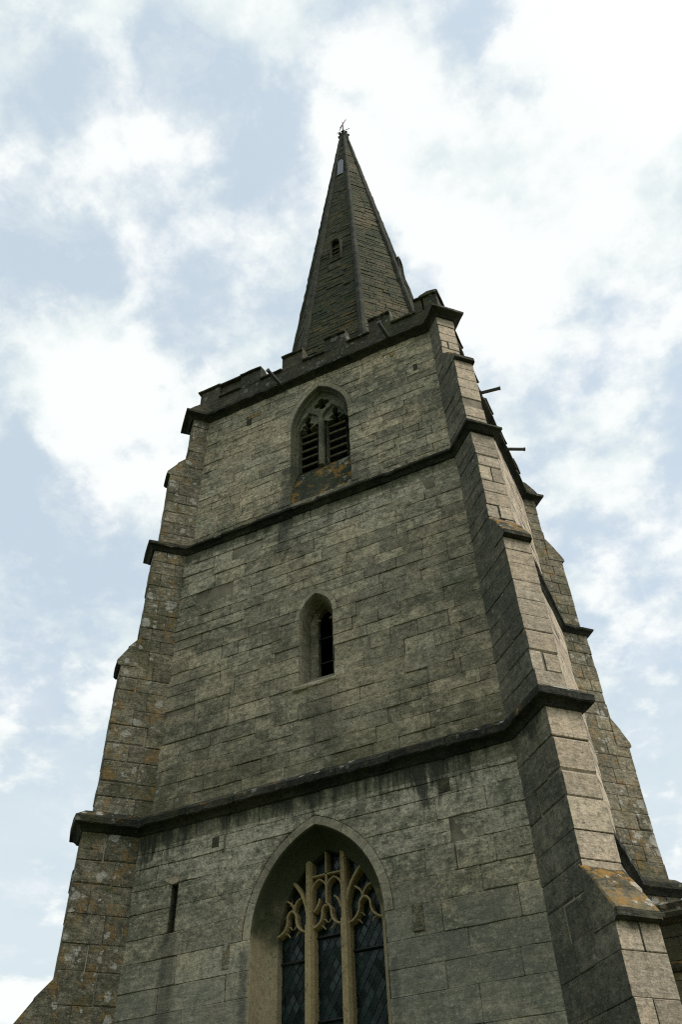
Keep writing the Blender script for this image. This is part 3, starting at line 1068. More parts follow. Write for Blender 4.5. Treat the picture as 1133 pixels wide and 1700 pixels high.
# ------------------------------------------------------------------ battlemented parapet
HP = 3.12
par = MB()
for rot in range(4):
    R4 = Matrix.Rotation(rot * math.pi / 2, 4, 'Z')

    def T(p):
        q = R4 @ Vector((p[0], p[1], p[2]))
        return (q.x, q.y + YC, q.z)
    tmp = MB()
    tmp.box((-HP, -HP, 17.48), (1, 0, 0), (0, 1, 0), (0, 0, 1), 2 * HP - 0.34, 0.34, 18.10 - 17.48)
    tmp.v = [T(p) for p in tmp.v]
    par.add(tmp)
parapet = par.build('parapet', M['parapet'], tower)
MER = [(-3.13, -2.57), (-1.98, -1.42), (-0.84, -0.28), (0.29, 0.85), (1.43, 1.98), (2.57, 3.13)]
for rot in range(4):
    R4 = Matrix.Rotation(rot * math.pi / 2, 4, 'Z')

    def put(mb, name, mat=M['parapet']):
        mb.v = [(lambda q: (q.x, q.y + YC, q.z))(R4 @ Vector(p)) for p in mb.v]
        mb.build(name, mat, parapet)
    for k, (a, b2) in enumerate(MER):
        a2, b3 = a, b2
        if k == 0:
            a2 = -HP - 0.01
        if k == len(MER) - 1:
            b3 = HP - 0.36       # the corner block belongs to the next side
            if b3 - a < 0.05:
                continue
        mb = MB()
        mb.box((a2, -HP - random.uniform(0.0, 0.012), 18.07), (1, 0, 0), (0, 1, 0), (0, 0, 1), b3 - a2, 0.33, 18.56 - 18.07, tint=rnd_tint(), bev=0.012)
        put(mb, 'merlon')
        mb = MB()
        za = 18.55
        pr = [(-HP - 0.055, za + 0.015), (-HP - 0.06, za + 0.055), (-HP - 0.02, za + 0.095), (-HP + 0.17, za + 0.15), (-HP + 0.36, za + 0.095), (-HP + 0.40, za + 0.05), (-HP + 0.395, za + 0.012)]
        xs = [a2 - (0.05 if k == 0 else 0.0), a2 + 0.12, (a2 + b3) / 2, b3 - 0.1, b3]
        mb.ring_loft([[(x, y + random.uniform(-.006, .006), z + random.uniform(-.008, .008)) for y, z in pr] for x in xs], cap0=True, cap1=True, tint=rnd_tint())
        put(mb, 'coping')
    for k in range(len(MER) - 1):
        a, b2 = MER[k][1], MER[k + 1][0]
        mb = MB()
        za = 18.06
        pr = [(-HP - 0.05, za + 0.03), (-HP - 0.055, za + 0.075), (-HP - 0.01, za + 0.11), (-HP + 0.17, za + 0.15), (-HP + 0.38, za + 0.1), (-HP + 0.38, za + 0.03)]
        mb.ring_loft([[(x, y + random.uniform(-.006, .006), z + random.uniform(-.008, .008)) for y, z in pr] for x in (a + 0.003, a + 0.2, b2 - 0.15, b2 - 0.003)], cap0=True, cap1=True, tint=rnd_tint())
        put(mb, 'coping')
    if rot == 0:      # the blocked-up embrasure towards the left corner
        mb = MB()
        mb.box((MER[0][1] + 0.004, -HP + 0.05, 18.15), (1, 0, 0), (0, 1, 0), (0, 0, 1), MER[1][0] - MER[0][1] - 0.008, 0.26, 0.42, tint=rnd_tint(), bev=0.01)
        put(mb, 'infill_block')
        mb = MB()
        pr = [(-HP - 0.03, 18.56), (-HP - 0.03, 18.62), (-HP + 0.17, 18.69), (-HP + 0.36, 18.62), (-HP + 0.36, 18.56)]
        mb.ring_loft([[(x, y, z + random.uniform(-.008, .008)) for y, z in pr] for x in (MER[0][1] + 0.003, -2.28, MER[1][0] - 0.003)], cap0=True, cap1=True)
        put(mb, 'coping')

# water spouts
for base, dr in (((-0.82, 0.02, 17.42), (-0.12, -1, -0.02)), ((1.91, 0.02, 17.42), (-0.08, -1, -0.02)), ((3.28, 2.46, 17.42), (0.28, 0.045, 0.0)), ((3.28, 4.42, 17.42), (0.3, 0.16, 0.0))):
    mb = MB()
    b0 = Vector(base)
    d = Vector(dr).normalized()
    mb.tube([b0 - d * 0.15, b0 + d * 0.1, b0 + d * 0.42], 0.042, 10)
    mb.tube([b0 + d * 0.40, b0 + d * 0.425], [0.05, 0.05], 10)
    ob = mb.build('water_spout', M['pipe'], tower, smooth=False)

# ------------------------------------------------------------------ spire
ZA, A0, ZB, SX = 39.6, 2.375, 17.6, 0.037
TAN = math.tan(math.pi / 8)


def apo(z):
    return A0 * (ZA - z) / (ZA - ZB)


Z_TOP = 38.0
mb = MB()
rings = []
for z in (17.0, Z_TOP):
    r = (apo(z) - 0.022) / math.cos(math.pi / 8)
    rings.append([(SX + r * math.cos(math.pi / 8 + k * math.pi / 4), YC + r * math.sin(math.pi / 8 + k * math.pi / 4), z) for k in range(8)])
mb.ring_loft(rings, cap1=True)
spire = mb.build('spire', M['spire_core'], tower)

sw = MB()
slope = A0 / (ZA - ZB)
for k in range(8):
    if k in (2, 3, 1):        # back faces: mortar core only is never seen, still give them blocks on 1
        if k != 1:
            continue
    ang = k * math.pi / 4
    N = Vector((math.cos(ang), math.sin(ang), 0))
    U = Vector((-math.sin(ang), math.cos(ang), 0))
    z = 17.3
    while z < Z_TOP - 0.05:
        hgt = random.uniform(0.13, 0.21)
        z1 = min(z + hgt, Z_TOP)
        hw = apo((z + z1) / 2) * TAN - 0.02
        n = max(1, round(2 * hw / random.uniform(0.3, 0.55)))
        xs = [-hw]
        for q in range(n - 1):
            xs.append(-hw + 2 * hw * (q + 1 + random.uniform(-0.25, 0.25)) / n)
        xs.append(hw)
        for q in range(n):
            if k == 6 and z1 > 25.1 and z < 26.7 and abs((xs[q] + xs[q + 1]) / 2) < 0.16 and n > 2:
                pass
            g = random.choice((0.0005, 0.001, 0.002)) if k in (5, 6) else random.choice((0.0008, 0.0015, 0.004))
            pr = random.gauss(0.0, 0.007)
            e = 0.012
            ua, ub = xs[q] + g, xs[q + 1] - g
            za_, zb_ = z + g + random.uniform(-0.012, 0.014), z1 - g + random.uniform(-0.014, 0.012)

            def PP(u, zz, dd):
                return Vector((SX, YC, 0)) + N * (apo(zz) + dd) + U * u + Vector((0, 0, zz))
            r0 = [PP(ua, za_, -0.06), PP(ub, za_, -0.06), PP(ub, zb_, -0.06), PP(ua, zb_, -0.06)]
            r1 = [PP(ua, za_, pr - e), PP(ub, za_, pr - e), PP(ub, zb_, pr - e), PP(ua, zb_, pr - e)]
            r2 = [PP(ua + e, za_ + e, pr), PP(ub - e, za_ + e, pr), PP(ub - e, zb_ - e, pr), PP(ua + e, zb_ - e, pr)]
            sw.ring_loft([r0, r1, r2], tint=rnd_tint(), cap1=True, mi=1 if k in (5, 6) else 0)
        z = z1
ob = sw.build('spire_stonework', [M['spire'], M['spire_mossy']], spire)
ob['kind'] = 'stuff'
for k in range(8):
    ang = math.pi / 8 + k * math.pi / 4
    mb = MB()
    pts, rad = [], []
    for q in range(101):
        q = q / 4
        z = 17.1 + (Z_TOP - 17.1) * q / 25
        r = (apo(z)) / math.cos(math.pi / 8) - 0.015
        pts.append((SX + r * math.cos(ang) + random.uniform(-.008, .008), YC + r * math.sin(ang) + random.uniform(-.008, .008), z))
        rad.append((0.118 - 0.06 * q / 25) * random.uniform(0.9, 1.08))
    mb.tube(pts, rad, 8)
    mb.build('spire_rib', M['rib'], spire)


def lucarne(ang, z0, z1, hw, name='spire_light'):
    """small arched stone window standing out of a spire face"""
    N = Vector((math.cos(ang), math.sin(ang), 0))
    U = Vector((-math.sin(ang), math.cos(ang), 0))
    af = apo(z0)

    def PP(u, z, dd):
        return Vector((SX, YC, 0)) + N * (af + dd) + U * u + Vector((0, 0, z))
    mid = z1 - hw * 1.3

    def out(o):
        L = [(-hw - o, z0 - o * 0.4), (-hw - o, mid)]
        for q in range(1, 6):
            a = math.pi / 2 * q / 6
            L.append((-(hw + o) * math.cos(a), mid + (z1 + o - mid) * math.sin(a)))
        L.append((0, z1 + o))
        return L + [(-x, z) for x, z in reversed(L[:-1])]
    mb = MB()
    o1, o2 = out(0.0), out(0.055)
    mb.ring_loft([[PP(u, z, -0.45) for u, z in o2], [PP(u, z, 0.02) for u, z in o2], [PP(u, z, 0.035) for u, z in out(0.035)], [PP(u, z, 0.03) for u, z in o1],
                  [PP(u, z, -0.03) for u, z in out(-0.03)]], closed=True)
    fr_ = mb.build(name, M['rib'], spire)
    mb = MB()
    mb.poly([PP(u, z, -0.14) for u, z in out(0.02)])
    mb.build('dark_opening', M['lead'], fr_, fix=False)
    for q in range(4):
        mb = MB()
        zc = z0 + 0.15 + q * 0.24
        mb.box(PP(-hw, zc, -0.09), U, (N * 0.7 - Vector((0, 0, 0.7))).normalized(), (N * 0.7 + Vector((0, 0, 0.7))).normalized(), 2 * hw, 0.10, 0.02)
        mb.build('louvre', M['louvre'], fr_)


lucarne(-math.pi / 2, 25.2, 26.5, 0.15)
lucarne(0.0, 25.2, 26.5, 0.15)
# pale hatch near the top of the front face
mb = MB()
hp = [(-0.115, 33.1), (-0.115, 34.55), (-0.07, 34.75), (0.0, 34.82), (0.07, 34.75), (0.115, 34.55), (0.115, 33.1)]
mb.ring_loft([[(SX + x, YC - apo(z) - dd, z) for x, z in hp] for dd in (-0.05, 0.05)], cap0=True, cap1=True)
ob = mb.build('hatch', M['panel'], spire)
ob['label'] = 'pale grey round-topped hatch near the spire tip'
# stone coronet on the tip
mb = MB()
cz = 38.12
prof = [(0.2, cz - 0.4), (0.17, cz), (0.19, cz + 0.10), (0.215, cz + 0.2), (0.20, cz + 0.30), (0.17, cz + 0.34), (0.13, cz + 0.5), (0.08, cz + 0.78), (0.03, cz + 0.82)]
mb.ring_loft([[(SX + r * math.cos(2 * math.pi * q / 12), YC + r * math.sin(2 * math.pi * q / 12), z) for q in range(12)] for r, z in prof], cap0=True, cap1=True)
fin = mb.build('finial', M['rib'], spire)
for q in range(8):
    a = 2 * math.pi * q / 8 + 0.2
    mb = MB()
    c = Vector((SX, YC, cz + 0.24))
    dd = Vector((math.cos(a), math.sin(a), 0.55)).normalized()
    mb.tube([c + dd * 0.14, c + dd * 0.20, c + dd * 0.25, c + dd * 0.27], [0.055, 0.05, 0.06, 0.035], 8)
    mb.build('knob', M['rib'], fin)

# ------------------------------------------------------------------ windows


def loft_reveal(arch, y0, steps, name, mat, sill_steps=None, n=14):
    """steps: (offset, depth, sill height)"""
    mb = MB()
    rings = []
    for o, dep, sl in steps:
        rings.append([Vector((x, y0 + dep, z)) for x, z in arch.outline(o, sl, n)])
    mb.ring_loft(rings, closed=True)
    return mb.build(name, mat, tower)


def voussoirs(arch, y0, parent, n, mat, ring):
    c = arch.R - arch.w
    fr = (Vector((0, y0, 0)), Vector((1, 0, 0)), Vector((0, -1, 0)))
    th0 = 0.0
    for side in (-1, 1):
        R0, R1 = arch.R + 0.002, arch.R + ring - 0.004
        tin = math.acos(c / R0)
        tout = math.acos(c / R1)
        for k in range(n):
            f0, f1 = k / n + 0.0012, (k + 1) / n - 0.0012
            pts = []
            for q in range(4):
                a = tin * (f0 + (f1 - f0) * q / 3)
                pts.append((arch.cx + side * (R0 * math.cos(a) - c), arch.zs + R0 * math.sin(a)))
            for q in range(3, -1, -1):
                a = tout * (f0 + (f1 - f0) * q / 3)
                pts.append((arch.cx + side * (R1 * math.cos(a) - c), arch.zs + R1 * math.sin(a)))
            if side < 0:
                pts.reverse()
            mb = stone_block(pts, fr, 0.005 + random.gauss(0, 0.002), 0.06, 0.004, tilt=0.001)
            mb.build('arch_stone', mat, parent)


def bar(mb, pts, wd, dep, y, tint=(0.5, 0.5, 0.5)):
    """stone tracery bar following (x, z) points, chamfered section, centred on depth y"""
    P2 = [Vector((p[0], p[1])) for p in pts]
    rings = []
    hw, hd, ch = wd / 2, dep / 2, wd * 0.2
    for i, p in enumerate(P2):
        d = (P2[min(i + 1, len(P2) - 1)] - P2[max(i - 1, 0)]).normalized()
        nx, nz = -d.y, d.x
        sec = [(-hw, hd), (-hw, -hd + ch * 2), (-hw + ch, -hd), (hw - ch, -hd), (hw, -hd + ch * 2), (hw, hd)]
        rings.append([(p.x + nx * a, y + b2, p.y + nz * a) for a, b2 in sec])
    mb.ring_loft(rings, tint=tint, cap0=True, cap1=True)


def arc2(x0, z0, x1, z1, bulge, n=8):
    """circular-ish arc from one point to another, bulge = sideways sag"""
    out = []
    dx, dz = x1 - x0, z1 - z0
    L = math.hypot(dx, dz)
    nx, nz = -dz / L, dx / L
    for i in range(n + 1):
        t = i / n
        s = 4 * t * (1 - t) * bulge
        out.append((x0 + dx * t + nx * s, z0 + dz * t + nz * s))
    return out


# --- great west window
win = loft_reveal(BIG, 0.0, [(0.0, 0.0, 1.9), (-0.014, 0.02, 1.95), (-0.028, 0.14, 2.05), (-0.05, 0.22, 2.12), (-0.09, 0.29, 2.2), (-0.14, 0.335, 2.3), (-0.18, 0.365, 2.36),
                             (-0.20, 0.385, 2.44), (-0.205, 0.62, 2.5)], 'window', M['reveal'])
win['label'] = 'tall pointed window with three leaded lights and golden tracery'
voussoirs(BIG, 0.0, win, 4, M['dressed'], 0.12)
YT = 0.45
INN = Arch(BIG.cx, BIG.w - 0.2, BIG.R - 0.2, BIG.zs, 2.45)
XM = (-0.275, 0.245)
for xm in XM:
    mb = MB()
    top = BIG.zs + 0.0
    # mullion runs up into the arch head
    zt = INN.zs + math.sqrt(max(0.01, INN.R ** 2 - (abs(xm - INN.cx) + INN.R - INN.w) ** 2)) + 0.05
    bar(mb, [(xm, 2.4), (xm, 4.0), (xm, 5.6)], 0.135, 0.22, YT)
    bar(mb, [(xm, 5.6), (xm, 5.85), (xm, zt)], 0.10, 0.20, YT)
    mb.build('mullion', M['tracery'], win)


def cusped_head(mb, xl, xr, zsp, zap, y, wd=0.03):
    """ogee-ish light head with cusps"""
    xm = (xl + xr) / 2
    hw = (xr - xl) / 2
    for sg, xe in ((-1, xl), (1, xr)):
        pts = arc2(xe, zsp - 0.05, xm + sg * hw * 0.32, zsp + (zap - zsp) * 0.80, sg * 0.055, 6) + arc2(xm + sg * hw * 0.32, zsp + (zap - zsp) * 0.80, xm, zap + 0.03, -sg * 0.012, 3)[1:]
        bar(mb, pts, wd, 0.15, y)
        # cusps
        for f, ln in ((2, 0.085), (4, 0.07)):
            px_, pz = pts[f]
            mb.tube([(px_, y - 0.01, pz), (px_ - sg * ln * 0.55, y - 0.01, pz - ln * 0.25), (px_ - sg * ln * 0.95, y - 0.01, pz - ln * 0.75)], [0.014, 0.011, 0.006], 6)


mb = MB()
xl, xr = INN.cx - INN.w, INN.cx + INN.w
cusped_head(mb, xl - 0.01, XM[0] - 0.05, 5.58, 5.80, YT)
cusped_head(mb, XM[0] + 0.05, XM[1] - 0.05, 5.60, 5.80, YT)
cusped_head(mb, XM[1] + 0.05, xr + 0.01, 5.58, 5.80, YT)
mb.build('light_head', M['tracery'], win)
mb = MB()
# middle panels: small mullion, twin cusped heads, transom and upper tier
xm = (XM[0] + XM[1]) / 2
bar(mb, [(xm, 5.80), (xm, 6.0), (xm, 6.52)], 0.034, 0.15, YT)
for a, b2 in ((XM[0] + 0.04, xm), (xm, XM[1] - 0.04)):
    bar(mb, arc2(a, 6.02, (a + b2) / 2, 6.17, 0.03, 5), 0.026, 0.13, YT)
    bar(mb, arc2((a + b2) / 2, 6.17, b2, 6.02, 0.03, 5), 0.026, 0.13, YT)
    # little batswing at the foot of each panel
    bar(mb, arc2((a + b2) / 2, 5.92, a + 0.02 if a < xm - 0.05 else b2 - 0.02, 5.76, 0.02, 4), 0.028, 0.12, YT)
bar(mb, [(XM[0], 6.215), (xm, 6.22), (XM[1], 6.215)], 0.03, 0.15, YT)
# side daggers: branches leaving the mullions towards the arch
bar(mb, arc2(XM[0] - 0.02, 5.58, -0.58, 6.26, -0.09, 8), 0.05, 0.17, YT)
bar(mb, arc2(XM[1] + 0.02, 5.58, 0.54, 6.26, 0.09, 8), 0.05, 0.17, YT)
for sg, xc_ in ((-1, (xl + XM[0]) / 2), (1, (xr + XM[1]) / 2)):
    bar(mb, arc2(xc_, 5.81, xc_ + sg * 0.13, 5.98, sg * 0.035, 5), 0.026, 0.13, YT)
    bar(mb, arc2(xc_, 5.81, xc_ - sg * 0.11, 5.98, -sg * 0.035, 5), 0.026, 0.13, YT)
    mb.tube([(xc_ + sg * 0.10, YT, 5.92), (xc_ + sg * 0.06, YT, 5.95), (xc_ + sg * 0.05, YT, 6.0)], [0.014, 0.011, 0.006], 6)
mb.build('tracery', M['tracery'], win)

# glazing: leaded diamond quarries, one glass part per light
lights = [(xl + 0.005, XM[0] - 0.055), (XM[0] + 0.055, XM[1] - 0.055), (XM[1] + 0.055, xr - 0.005)]
YG = YT + 0.06
dw, dh = 0.105, 0.165


def clip_poly(poly, test, inter):
    out = []
    for i in range(len(poly)):
        a, b2 = poly[i - 1], poly[i]
        ia, ib = test(a), test(b2)
        if ia != ib:
            out.append(inter(a, b2))
        if ib:
            out.append(b2)
    return out


for li, (a, b2) in enumerate(lights):
    gl, lead = MB(), MB()
    ztop = 6.62 if li == 1 else 6.40
    rows = int((ztop - 2.4) / (dh / 2)) + 2
    for r in range(rows):
        zc = 2.4 + r * dh / 2
        off = (r % 2) * dw / 2
        ncol = int((b2 - a) / dw) + 3
        for cidx in range(-1, ncol):
            xc_ = a + off + cidx * dw
            poly = [(xc_, zc - dh / 2), (xc_ + dw / 2, zc), (xc_, zc + dh / 2), (xc_ - dw / 2, zc)]
            for lim, side in ((a, 1), (b2, -1)):
                if not poly:
                    break
                poly = clip_poly(poly, lambda p, lim=lim, side=side: (p[0] - lim) * side >= 0,
                                 lambda p, q, lim=lim: (lim, p[1] + (q[1] - p[1]) * (lim - p[0]) / (q[0] - p[0])))
            if len(poly) < 3:
                continue
            tx, tz = random.gauss(0, 0.03), random.gauss(0, 0.03)
            tint = (random.random() ** 2, random.random(), 0.5)
            gl.poly([(x, YG + tx * (x - xc_) + tz * (z - zc), z) for x, z in poly], tint)
            # cames along the two lower edges
            for p, q in (((xc_, zc - dh / 2), (xc_ + dw / 2, zc)), ((xc_ - dw / 2, zc), (xc_, zc - dh / 2))):
                x0, x1 = max(a, min(p[0], q[0])), min(b2, max(p[0], q[0]))
                if x1 - x0 < 0.004:
                    continue
                f = lambda x: p[1] + (q[1] - p[1]) * (x - p[0]) / (q[0] - p[0])
                lead.tube([(x0, YG - 0.004, f(x0)), (x1, YG - 0.004, f(x1))], 0.0055, 4, caps=False)
    g_ob = gl.build('glass', M['glass'], win, fix=False)
    g_ob['kind'] = 'stuff'
    l_ob = lead.build('lead_lattice', M['lead'], win, fix=False)
    l_ob['kind'] = 'stuff'
    for zb_ in ((5.22, 4.25, 3.3) if li != 1 else (5.46, 4.49, 3.5)):
        mb = MB()
        mb.tube([(a - 0.01, YG - 0.03, zb_), (b2 + 0.01, YG - 0.03, zb_)], 0.014, 6)
        mb.build('saddle_bar', M['iron'], win)

# --- slit window of the lower stage
mb = MB()
sl = [(SLIT.cx - 0.05, 5.74), (SLIT.cx - 0.05, 6.40), (SLIT.cx + 0.05, 6.40), (SLIT.cx + 0.05, 5.74)]
mb.ring_loft([[(x, -0.0, z) for x, z in sl], [(x, 0.35, z) for x, z in sl]])
mb.poly([(x, 0.35, z) for x, z in reversed(sl)], mi=1)
slit = mb.build('slit_window', [M['reveal_old'], M['lead']], tower, fix=False)
# shouldered lintel hollow over the slit
mb = MB()
fr = (Vector((0, 0, 0)), Vector((1, 0, 0)), Vector((0, -1, 0)))
mb.ring_loft([[(x, y, z) for x, z in ((SLIT.cx - 0.20, 6.475), (SLIT.cx - 0.045, 6.385), (SLIT.cx + 0.06, 6.40), (SLIT.cx + 0.065, 6.50))] for y in (0.03, -0.022)], cap1=True)
mb.build('lintel_stone', M['buttress_pale'], slit)

# --- lancet of the middle stage
Y2 = YC - STAGES[1]['h']
LF = Arch(LANCET.cx, 0.255, 0.40, 10.57, 9.40)
LI = Arch(LANCET.cx, 0.135, 0.27, 10.60, 9.42)
mb = MB()
rings = []
for ar_, o_, dep, sl_ in ((LANCET, 0.0, 0.0, 9.14), (LANCET, -0.008, 0.015, 9.15), (LANCET, -0.035, 0.12, 9.24), (LANCET, -0.07, 0.26, 9.38), (LF, 0.0, 0.29, 9.40), (LF, -0.045, 0.295, 9.405),
                          (LI, 0.03, 0.33, 9.42), (LI, 0.0, 0.36, 9.43), (LI, 0.0, 0.46, 9.44)):
    rings.append([Vector((x, Y2 + dep, z)) for x, z in ar_.outline(o_, sl_)])
mb.ring_loft(rings)
lan = mb.build('window', M['reveal_mid'], tower)
lan['label'] = 'small deep lancet opening in the middle stage'
voussoirs(LANCET, Y2, lan, 3, M['dressed'], 0.09)
mb = MB()
pr = [(0.10, 9.17), (-0.02, 9.125), (-0.035, 9.10), (-0.03, 9.06), (0.0, 9.045), (0.10, 9.05)]
mb.ring_loft([[(x, Y2 + y + random.uniform(-.006, .006), z + random.uniform(-.006, .006)) for y, z in pr] for x in (-0.40, -0.2, 0.02, 0.22, 0.37)], cap0=True, cap1=True)
mb.build('sill', M['dressed'], lan)
mb = MB()
for zz in (9.75, 10.25):
    mb.tube([(-0.14, Y2 + 0.42, zz), (0.14, Y2 + 0.42, zz)], 0.012, 6)
mb.build('saddle_bar', M['iron'], lan)
for sg in (-1, 1):
    mb = MB()
    mb.tube([(LANCET.cx + sg * 0.15, Y2 + 0.37, 10.61), (LANCET.cx + sg * 0.115, Y2 + 0.37, 10.62), (LANCET.cx + sg * 0.08, Y2 + 0.37, 10.60)], [0.035, 0.025, 0.010], 6)
    mb.build('cusp', M['dressed'], lan)

# --- belfry window of the top stage
Y3 = YC - STAGES[2]['h']
bel = loft_reveal(BELL, Y3, [(0.0, 0.0, 13.31), (-0.012, 0.02, 13.33), (-0.02, 0.09, 13.4), (-0.05, 0.11, 13.45), (-0.055, 0.15, 13.5), (-0.075, 0.17, 13.5), (-0.08, 0.50, 13.5)], 'window', M['reveal_old'])
bel['label'] = 'two-light louvred belfry window with a quatrefoil head'
voussoirs(BELL, Y3, bel, 4, M['dressed'], 0.12)
# mossy sloping sill filling the foot of the opening
mb = MB()
rings = []
for x in [BELL.cx - 0.675 + 1.35 * q / 8 for q in range(9)]:
    j = lambda: random.uniform(-0.012, 0.012)
    rings.append([(x, Y3 + 0.22, 14.44), (x, Y3 + 0.16 + j(), 14.43 + j()), (x, Y3 + 0.10 + j(), 14.1 + j()), (x, Y3 + 0.04 + j(), 13.6 + j()), (x, Y3 - 0.01 + j(), 13.26), (x, Y3 + 0.22, 13.26)])
mb.ring_loft(rings, cap0=True, cap1=True)
mb.build('sill', M['sill_moss'], bel)
# pierced tracery plate
BI = Arch(BELL.cx, BELL.w - 0.075, BELL.R - 0.075, BELL.zs, 14.42)
outer = BI.outline(0.0, 14.42, 16)


def foil(cx, cz, r, n, lobe, rot, k=10, squash=1.0):
    """n-foil outline: lobes of radius lobe centred at r"""
    pts = []
    for q in range(n):
        a0 = rot + 2 * math.pi * q / n
        ccx, ccz = cx + r * math.cos(a0), cz + r * math.sin(a0)
        half = math.pi * 0.5 + math.pi / n * 0.72
        for s in range(k + 1):
            a = a0 - half + 2 * half * s / k
            pts.append((ccx + lobe * math.cos(a), cz + (ccz - cz + lobe * math.sin(a)) * squash))
    return pts


def light_hole(x0, x1, zb, zsp, zap):
    """rectangular light with a cinquefoil head, anticlockwise from the foot"""
    xm = (x0 + x1) / 2
    hw = (x1 - x0) / 2
    pts = [(x0, zb), (x0, zsp - 0.05)]

    def lobe(cx, cz, r, a0, a1, k=7):
        return [(cx + r * math.cos(a0 + (a1 - a0) * q / k), cz + r * math.sin(a0 + (a1 - a0) * q / k)) for q in range(k + 1)]
    L = lobe(x0 + 0.09, zsp + 0.02, 0.085, math.pi * 1.1, math.pi * 0.05)
    L += lobe(xm - 0.065, zsp + 0.14, 0.075, math.pi * 1.15, math.pi * 0.42)
    C = lobe(xm, zap - 0.085, 0.085, math.pi * 1.05, -math.pi * 0.05)
    L = [p for p in L if p[0] < xm - 0.03]
    Rr = [(2 * xm - x, z) for x, z in reversed(L)]
    return pts + L + C + Rr + [(x1, zsp - 0.05), (x1, zb)]


holes = [light_hole(-0.48, -0.03, 14.46, 15.76, 16.21), light_hole(0.185, 0.645, 14.46, 15.76, 16.23), foil(0.09, 16.50, 0.105, 4, 0.085, 0.15, 8)]
loops = [outer] + holes
tri = tessellate_polygon([[Vector((x, z, 0)) for x, z in lp] for lp in loops])
mb = MB()
flat = [p for lp in loops for p in lp]
for dep, flip in ((0.17, False), (0.33, True)):
    o = len(mb.v)
    mb.v += [(x, Y3 + dep, z) for x, z in flat]
    for tr_ in tri:
        mb.face([o + k for k in (reversed(tr_) if flip else tr_)], (0.6, 0.4, 0.5))
for lp in loops:
    mb.ring_loft([[(x, Y3 + 0.17, z) for x, z in lp], [(x, Y3 + 0.33, z) for x, z in lp]], tint=(0.5, 0.6, 0.5))
mb.build('tracery', M['tracery_grey'], bel)
mb = MB()
bar(mb, [(0.0775, 14.44), (0.0775, 15.2), (0.0775, 15.95)], 0.12, 0.16, Y3 + 0.165)
mb.build('mullion', M['tracery_grey'], bel)
mb = MB()
for sg, x0, x1 in ((1, -0.50, 0.0775), (-1, 0.665, 0.0775)):
    xm = (x0 + x1) / 2
    bar(mb, arc2(x0 - sg * 0.04, 15.70, xm, 16.30, sg * 0.06, 7), 0.06, 0.09, Y3 + 0.155)
    bar(mb, arc2(xm, 16.30, x1, 15.92, sg * 0.06, 7), 0.06, 0.09, Y3 + 0.155)
mb.build('tracery_moulding', M['tracery_grey'], bel)
for x0, x1 in ((-0.50, -0.015), (0.17, 0.665)):
    for q in range(6):
        zc = 14.60 + q * 0.242
        mb = MB()
        ay = Vector((0, -0.74, -0.67)).normalized()
        az = Vector((0, -0.67, 0.74)).normalized()
        mb.box((x0, Y3 + 0.50, zc + 0.13 + random.uniform(-.012, .012)), (1, 0, 0), ay, az, x1 - x0, 0.26, 0.028 + random.uniform(0, 0.008), tint=rnd_tint())
        mb.build('louvre', M['louvre'], bel)
# dark sheet behind the louvres, standing in for the unlit bell chamber
mb = MB()
mb.box((BELL.cx - 0.8, Y3 + 0.8, 13.6), (1, 0, 0), (0, 1, 0), (0, 0, 1), 1.6, 0.05, 3.4)
mb.build('dark_backing', M['lead'], bel)

# ------------------------------------------------------------------ adjoining low range seen beside the buttress
nave = empty('church_nave', (10, 9, 0), 'low dark mossy church wing beside the foot of the tower', 'building')
mb = MB()
mb.box((3.20, 5.03, 0), (1, 0, 0), (0, 1, 0), (0, 0, 1), 15.0, 9.0, 6.30)
nw = mb.build('wall', M['nave'], nave)
z = 0.0
lst = []
while z < 6.28:
    hgt = random.uniform(0.26, 0.36)
    z1 = min(z + hgt, 6.30)
    fr = (Vector((3.34, 5.0, 0)), Vector((1, 0, 0)), Vector((0, -1, 0)))
    js = joints(0.0, 6.0, 0.45, 1.0)
    for q in range(len(js) - 1):
        lst.append((stone_block(rough_rect(js[q] + gap(), js[q + 1] - gap(), z + gap(), z1 - gap()), fr, random.gauss(0, 0.003), 0.05), 'nave' if z > 5.55 else 'nave_light'))
    z = z1
for mb, mk in lst:
    if rank(mb) > 60:
        mb.build('stone', M[mk], nw)
mbr = MB()
for mb, mk in lst:
    if rank(mb) <= 60:
        mb.m = [0 if mk == 'nave' else 1] * len(mb.m)
        mbr.add(mb)
ob = mbr.build('stonework', [M['nave'], M['nave_light']], nave)
ob['kind'] = 'stuff'
mb = MB()
pr = [(5.02, 6.24), (4.97, 6.26), (4.93, 6.31), (4.89, 6.33), (4.885, 6.40), (4.93, 6.44), (4.95, 6.46), (4.94, 6.55), (5.02, 6.60), (5.25, 6.60), (5.25, 6.24)]
mb.ring_loft([[(x, y + random.uniform(-.005, .005), z + random.uniform(-.005, .005)) for y, z in pr] for x in [3.33 + q * 0.37 for q in range(41)]], cap0=True, cap1=True)
mb.build('cornice', M['parapet'], nave)
mb = MB()
pr = [(5.02, 5.56), (4.95, 5.58), (4.93, 5.62), (4.94, 5.67), (5.02, 5.74)]
mb.ring_loft([[(x, y + random.uniform(-.004, .004), z) for y, z in pr] for x in [3.33 + q * 0.5 for q in range(30)]], closed=False)
mb.build('string_course', M['string'], nave)
mb = MB()
mb.poly([(3.3, 5.2, 6.45), (18.2, 5.2, 6.45), (18.2, 9.5, 7.0), (3.3, 9.5, 7.0)])
mb.poly([(3.3, 9.5, 7.0), (18.2, 9.5, 7.0), (18.2, 14.03, 6.4), (3.3, 14.03, 6.4)])
mb.build('roof', M['roof'], nave, fix=False)

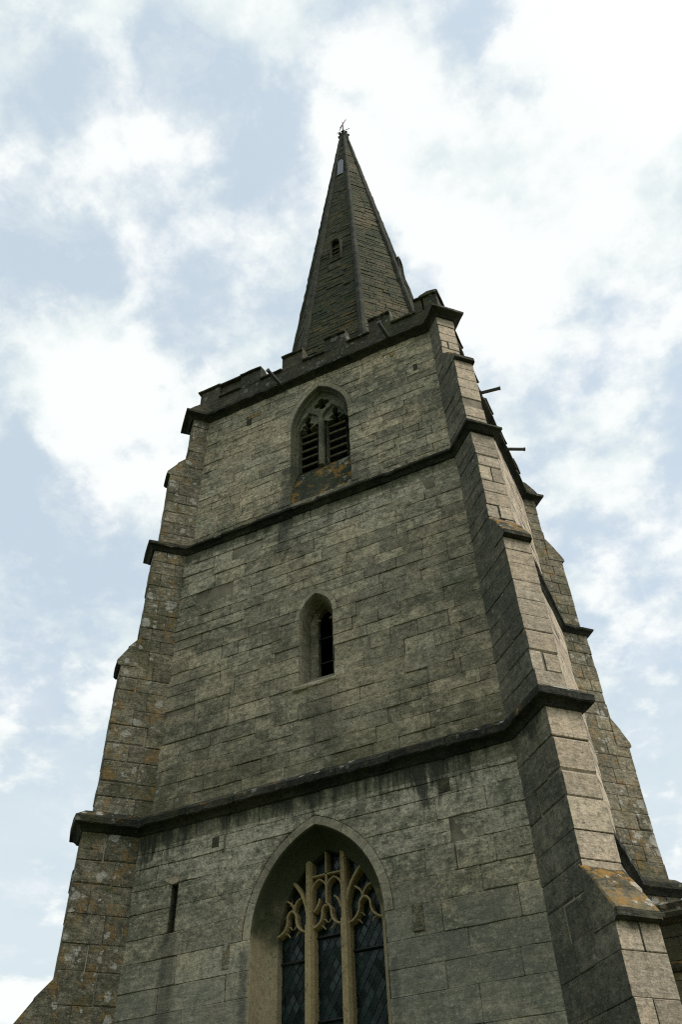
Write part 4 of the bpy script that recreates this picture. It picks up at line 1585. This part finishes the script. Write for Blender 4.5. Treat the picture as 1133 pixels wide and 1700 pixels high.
# ------------------------------------------------------------------ ground
mb = MB()
G = 90
half = 600.0
xs = [math.copysign((abs(k) / (G / 2)) ** 2.2 * half, k) for k in range(-G // 2, G // 2 + 1)]
o = 0
def ground_z(x, y):
    """churchyard floor; behind the viewer, an added hillside that blocks low sky light"""
    z = -0.02 + 0.04 * math.sin(x * 0.21) * math.cos(y * 0.17)
    k = max(0.0, (-y - 38.0)) / 160.0
    k = min(1.0, k)
    return z + 75.0 * k * k * (3 - 2 * k) * (1.0 + 0.08 * math.sin(x * 0.02 + 1.0))  # unseen slope, added to cut light from the low sky


mb.v = [(x, y, ground_z(x, y)) for y in xs for x in xs]
n = len(xs)
for r in range(n - 1):
    for c in range(n - 1):
        mb.face((r * n + c, r * n + c + 1, (r + 1) * n + c + 1, (r + 1) * n + c), (0.5, 0.5, 0.5))
gr = mb.build('ground', M['grass'], None, fix=False)
gr['kind'] = 'structure'

# ------------------------------------------------------------------ weather vane
vane = empty('weather_vane', (SX, YC, 38.7), 'thin iron weather vane with red arrow on the tip of the spire', 'weather vane')


def vput(mb, name, mat):
    ob = mb.build(name, mat)
    attach(ob, vane)
    return ob


mb = MB()
mb.tube([(SX, YC, 38.7), (SX, YC, 40.05)], [0.03, 0.018], 8)
mb.tube([(SX, YC, 38.98), (SX, YC, 39.05), (SX, YC, 39.12)], [0.03, 0.06, 0.03], 8)
vput(mb, 'pole', M['iron'])
mb = MB()
c = Vector((SX, YC, 39.05))
d = Vector((0.995, 0.09, 0)) * 0.29
mb.tube([c - d, c, c + d], 0.013, 6)
vput(mb, 'direction_arm', M['iron'])
d = Vector((0.30, -0.19, 0)).normalized()
c = Vector((SX, YC, 39.78))
nn = Vector((-d.y, d.x, 0)) * 0.008
mb = MB()
shape = [(-0.20, -0.02), (-0.30, -0.10), (-0.14, -0.12), (-0.02, -0.03), (0.12, -0.02), (0.12, -0.05), (0.27, 0.0), (0.12, 0.05), (0.12, 0.02), (0.0, 0.04), (-0.1, 0.13), (-0.24, 0.14)]
mb.ring_loft([[c + d * s + Vector((0, 0, z)) + nn * k for s, z in shape] for k in (-1, 1)], cap0=True, cap1=True)
vput(mb, 'arrow', M['vane'])
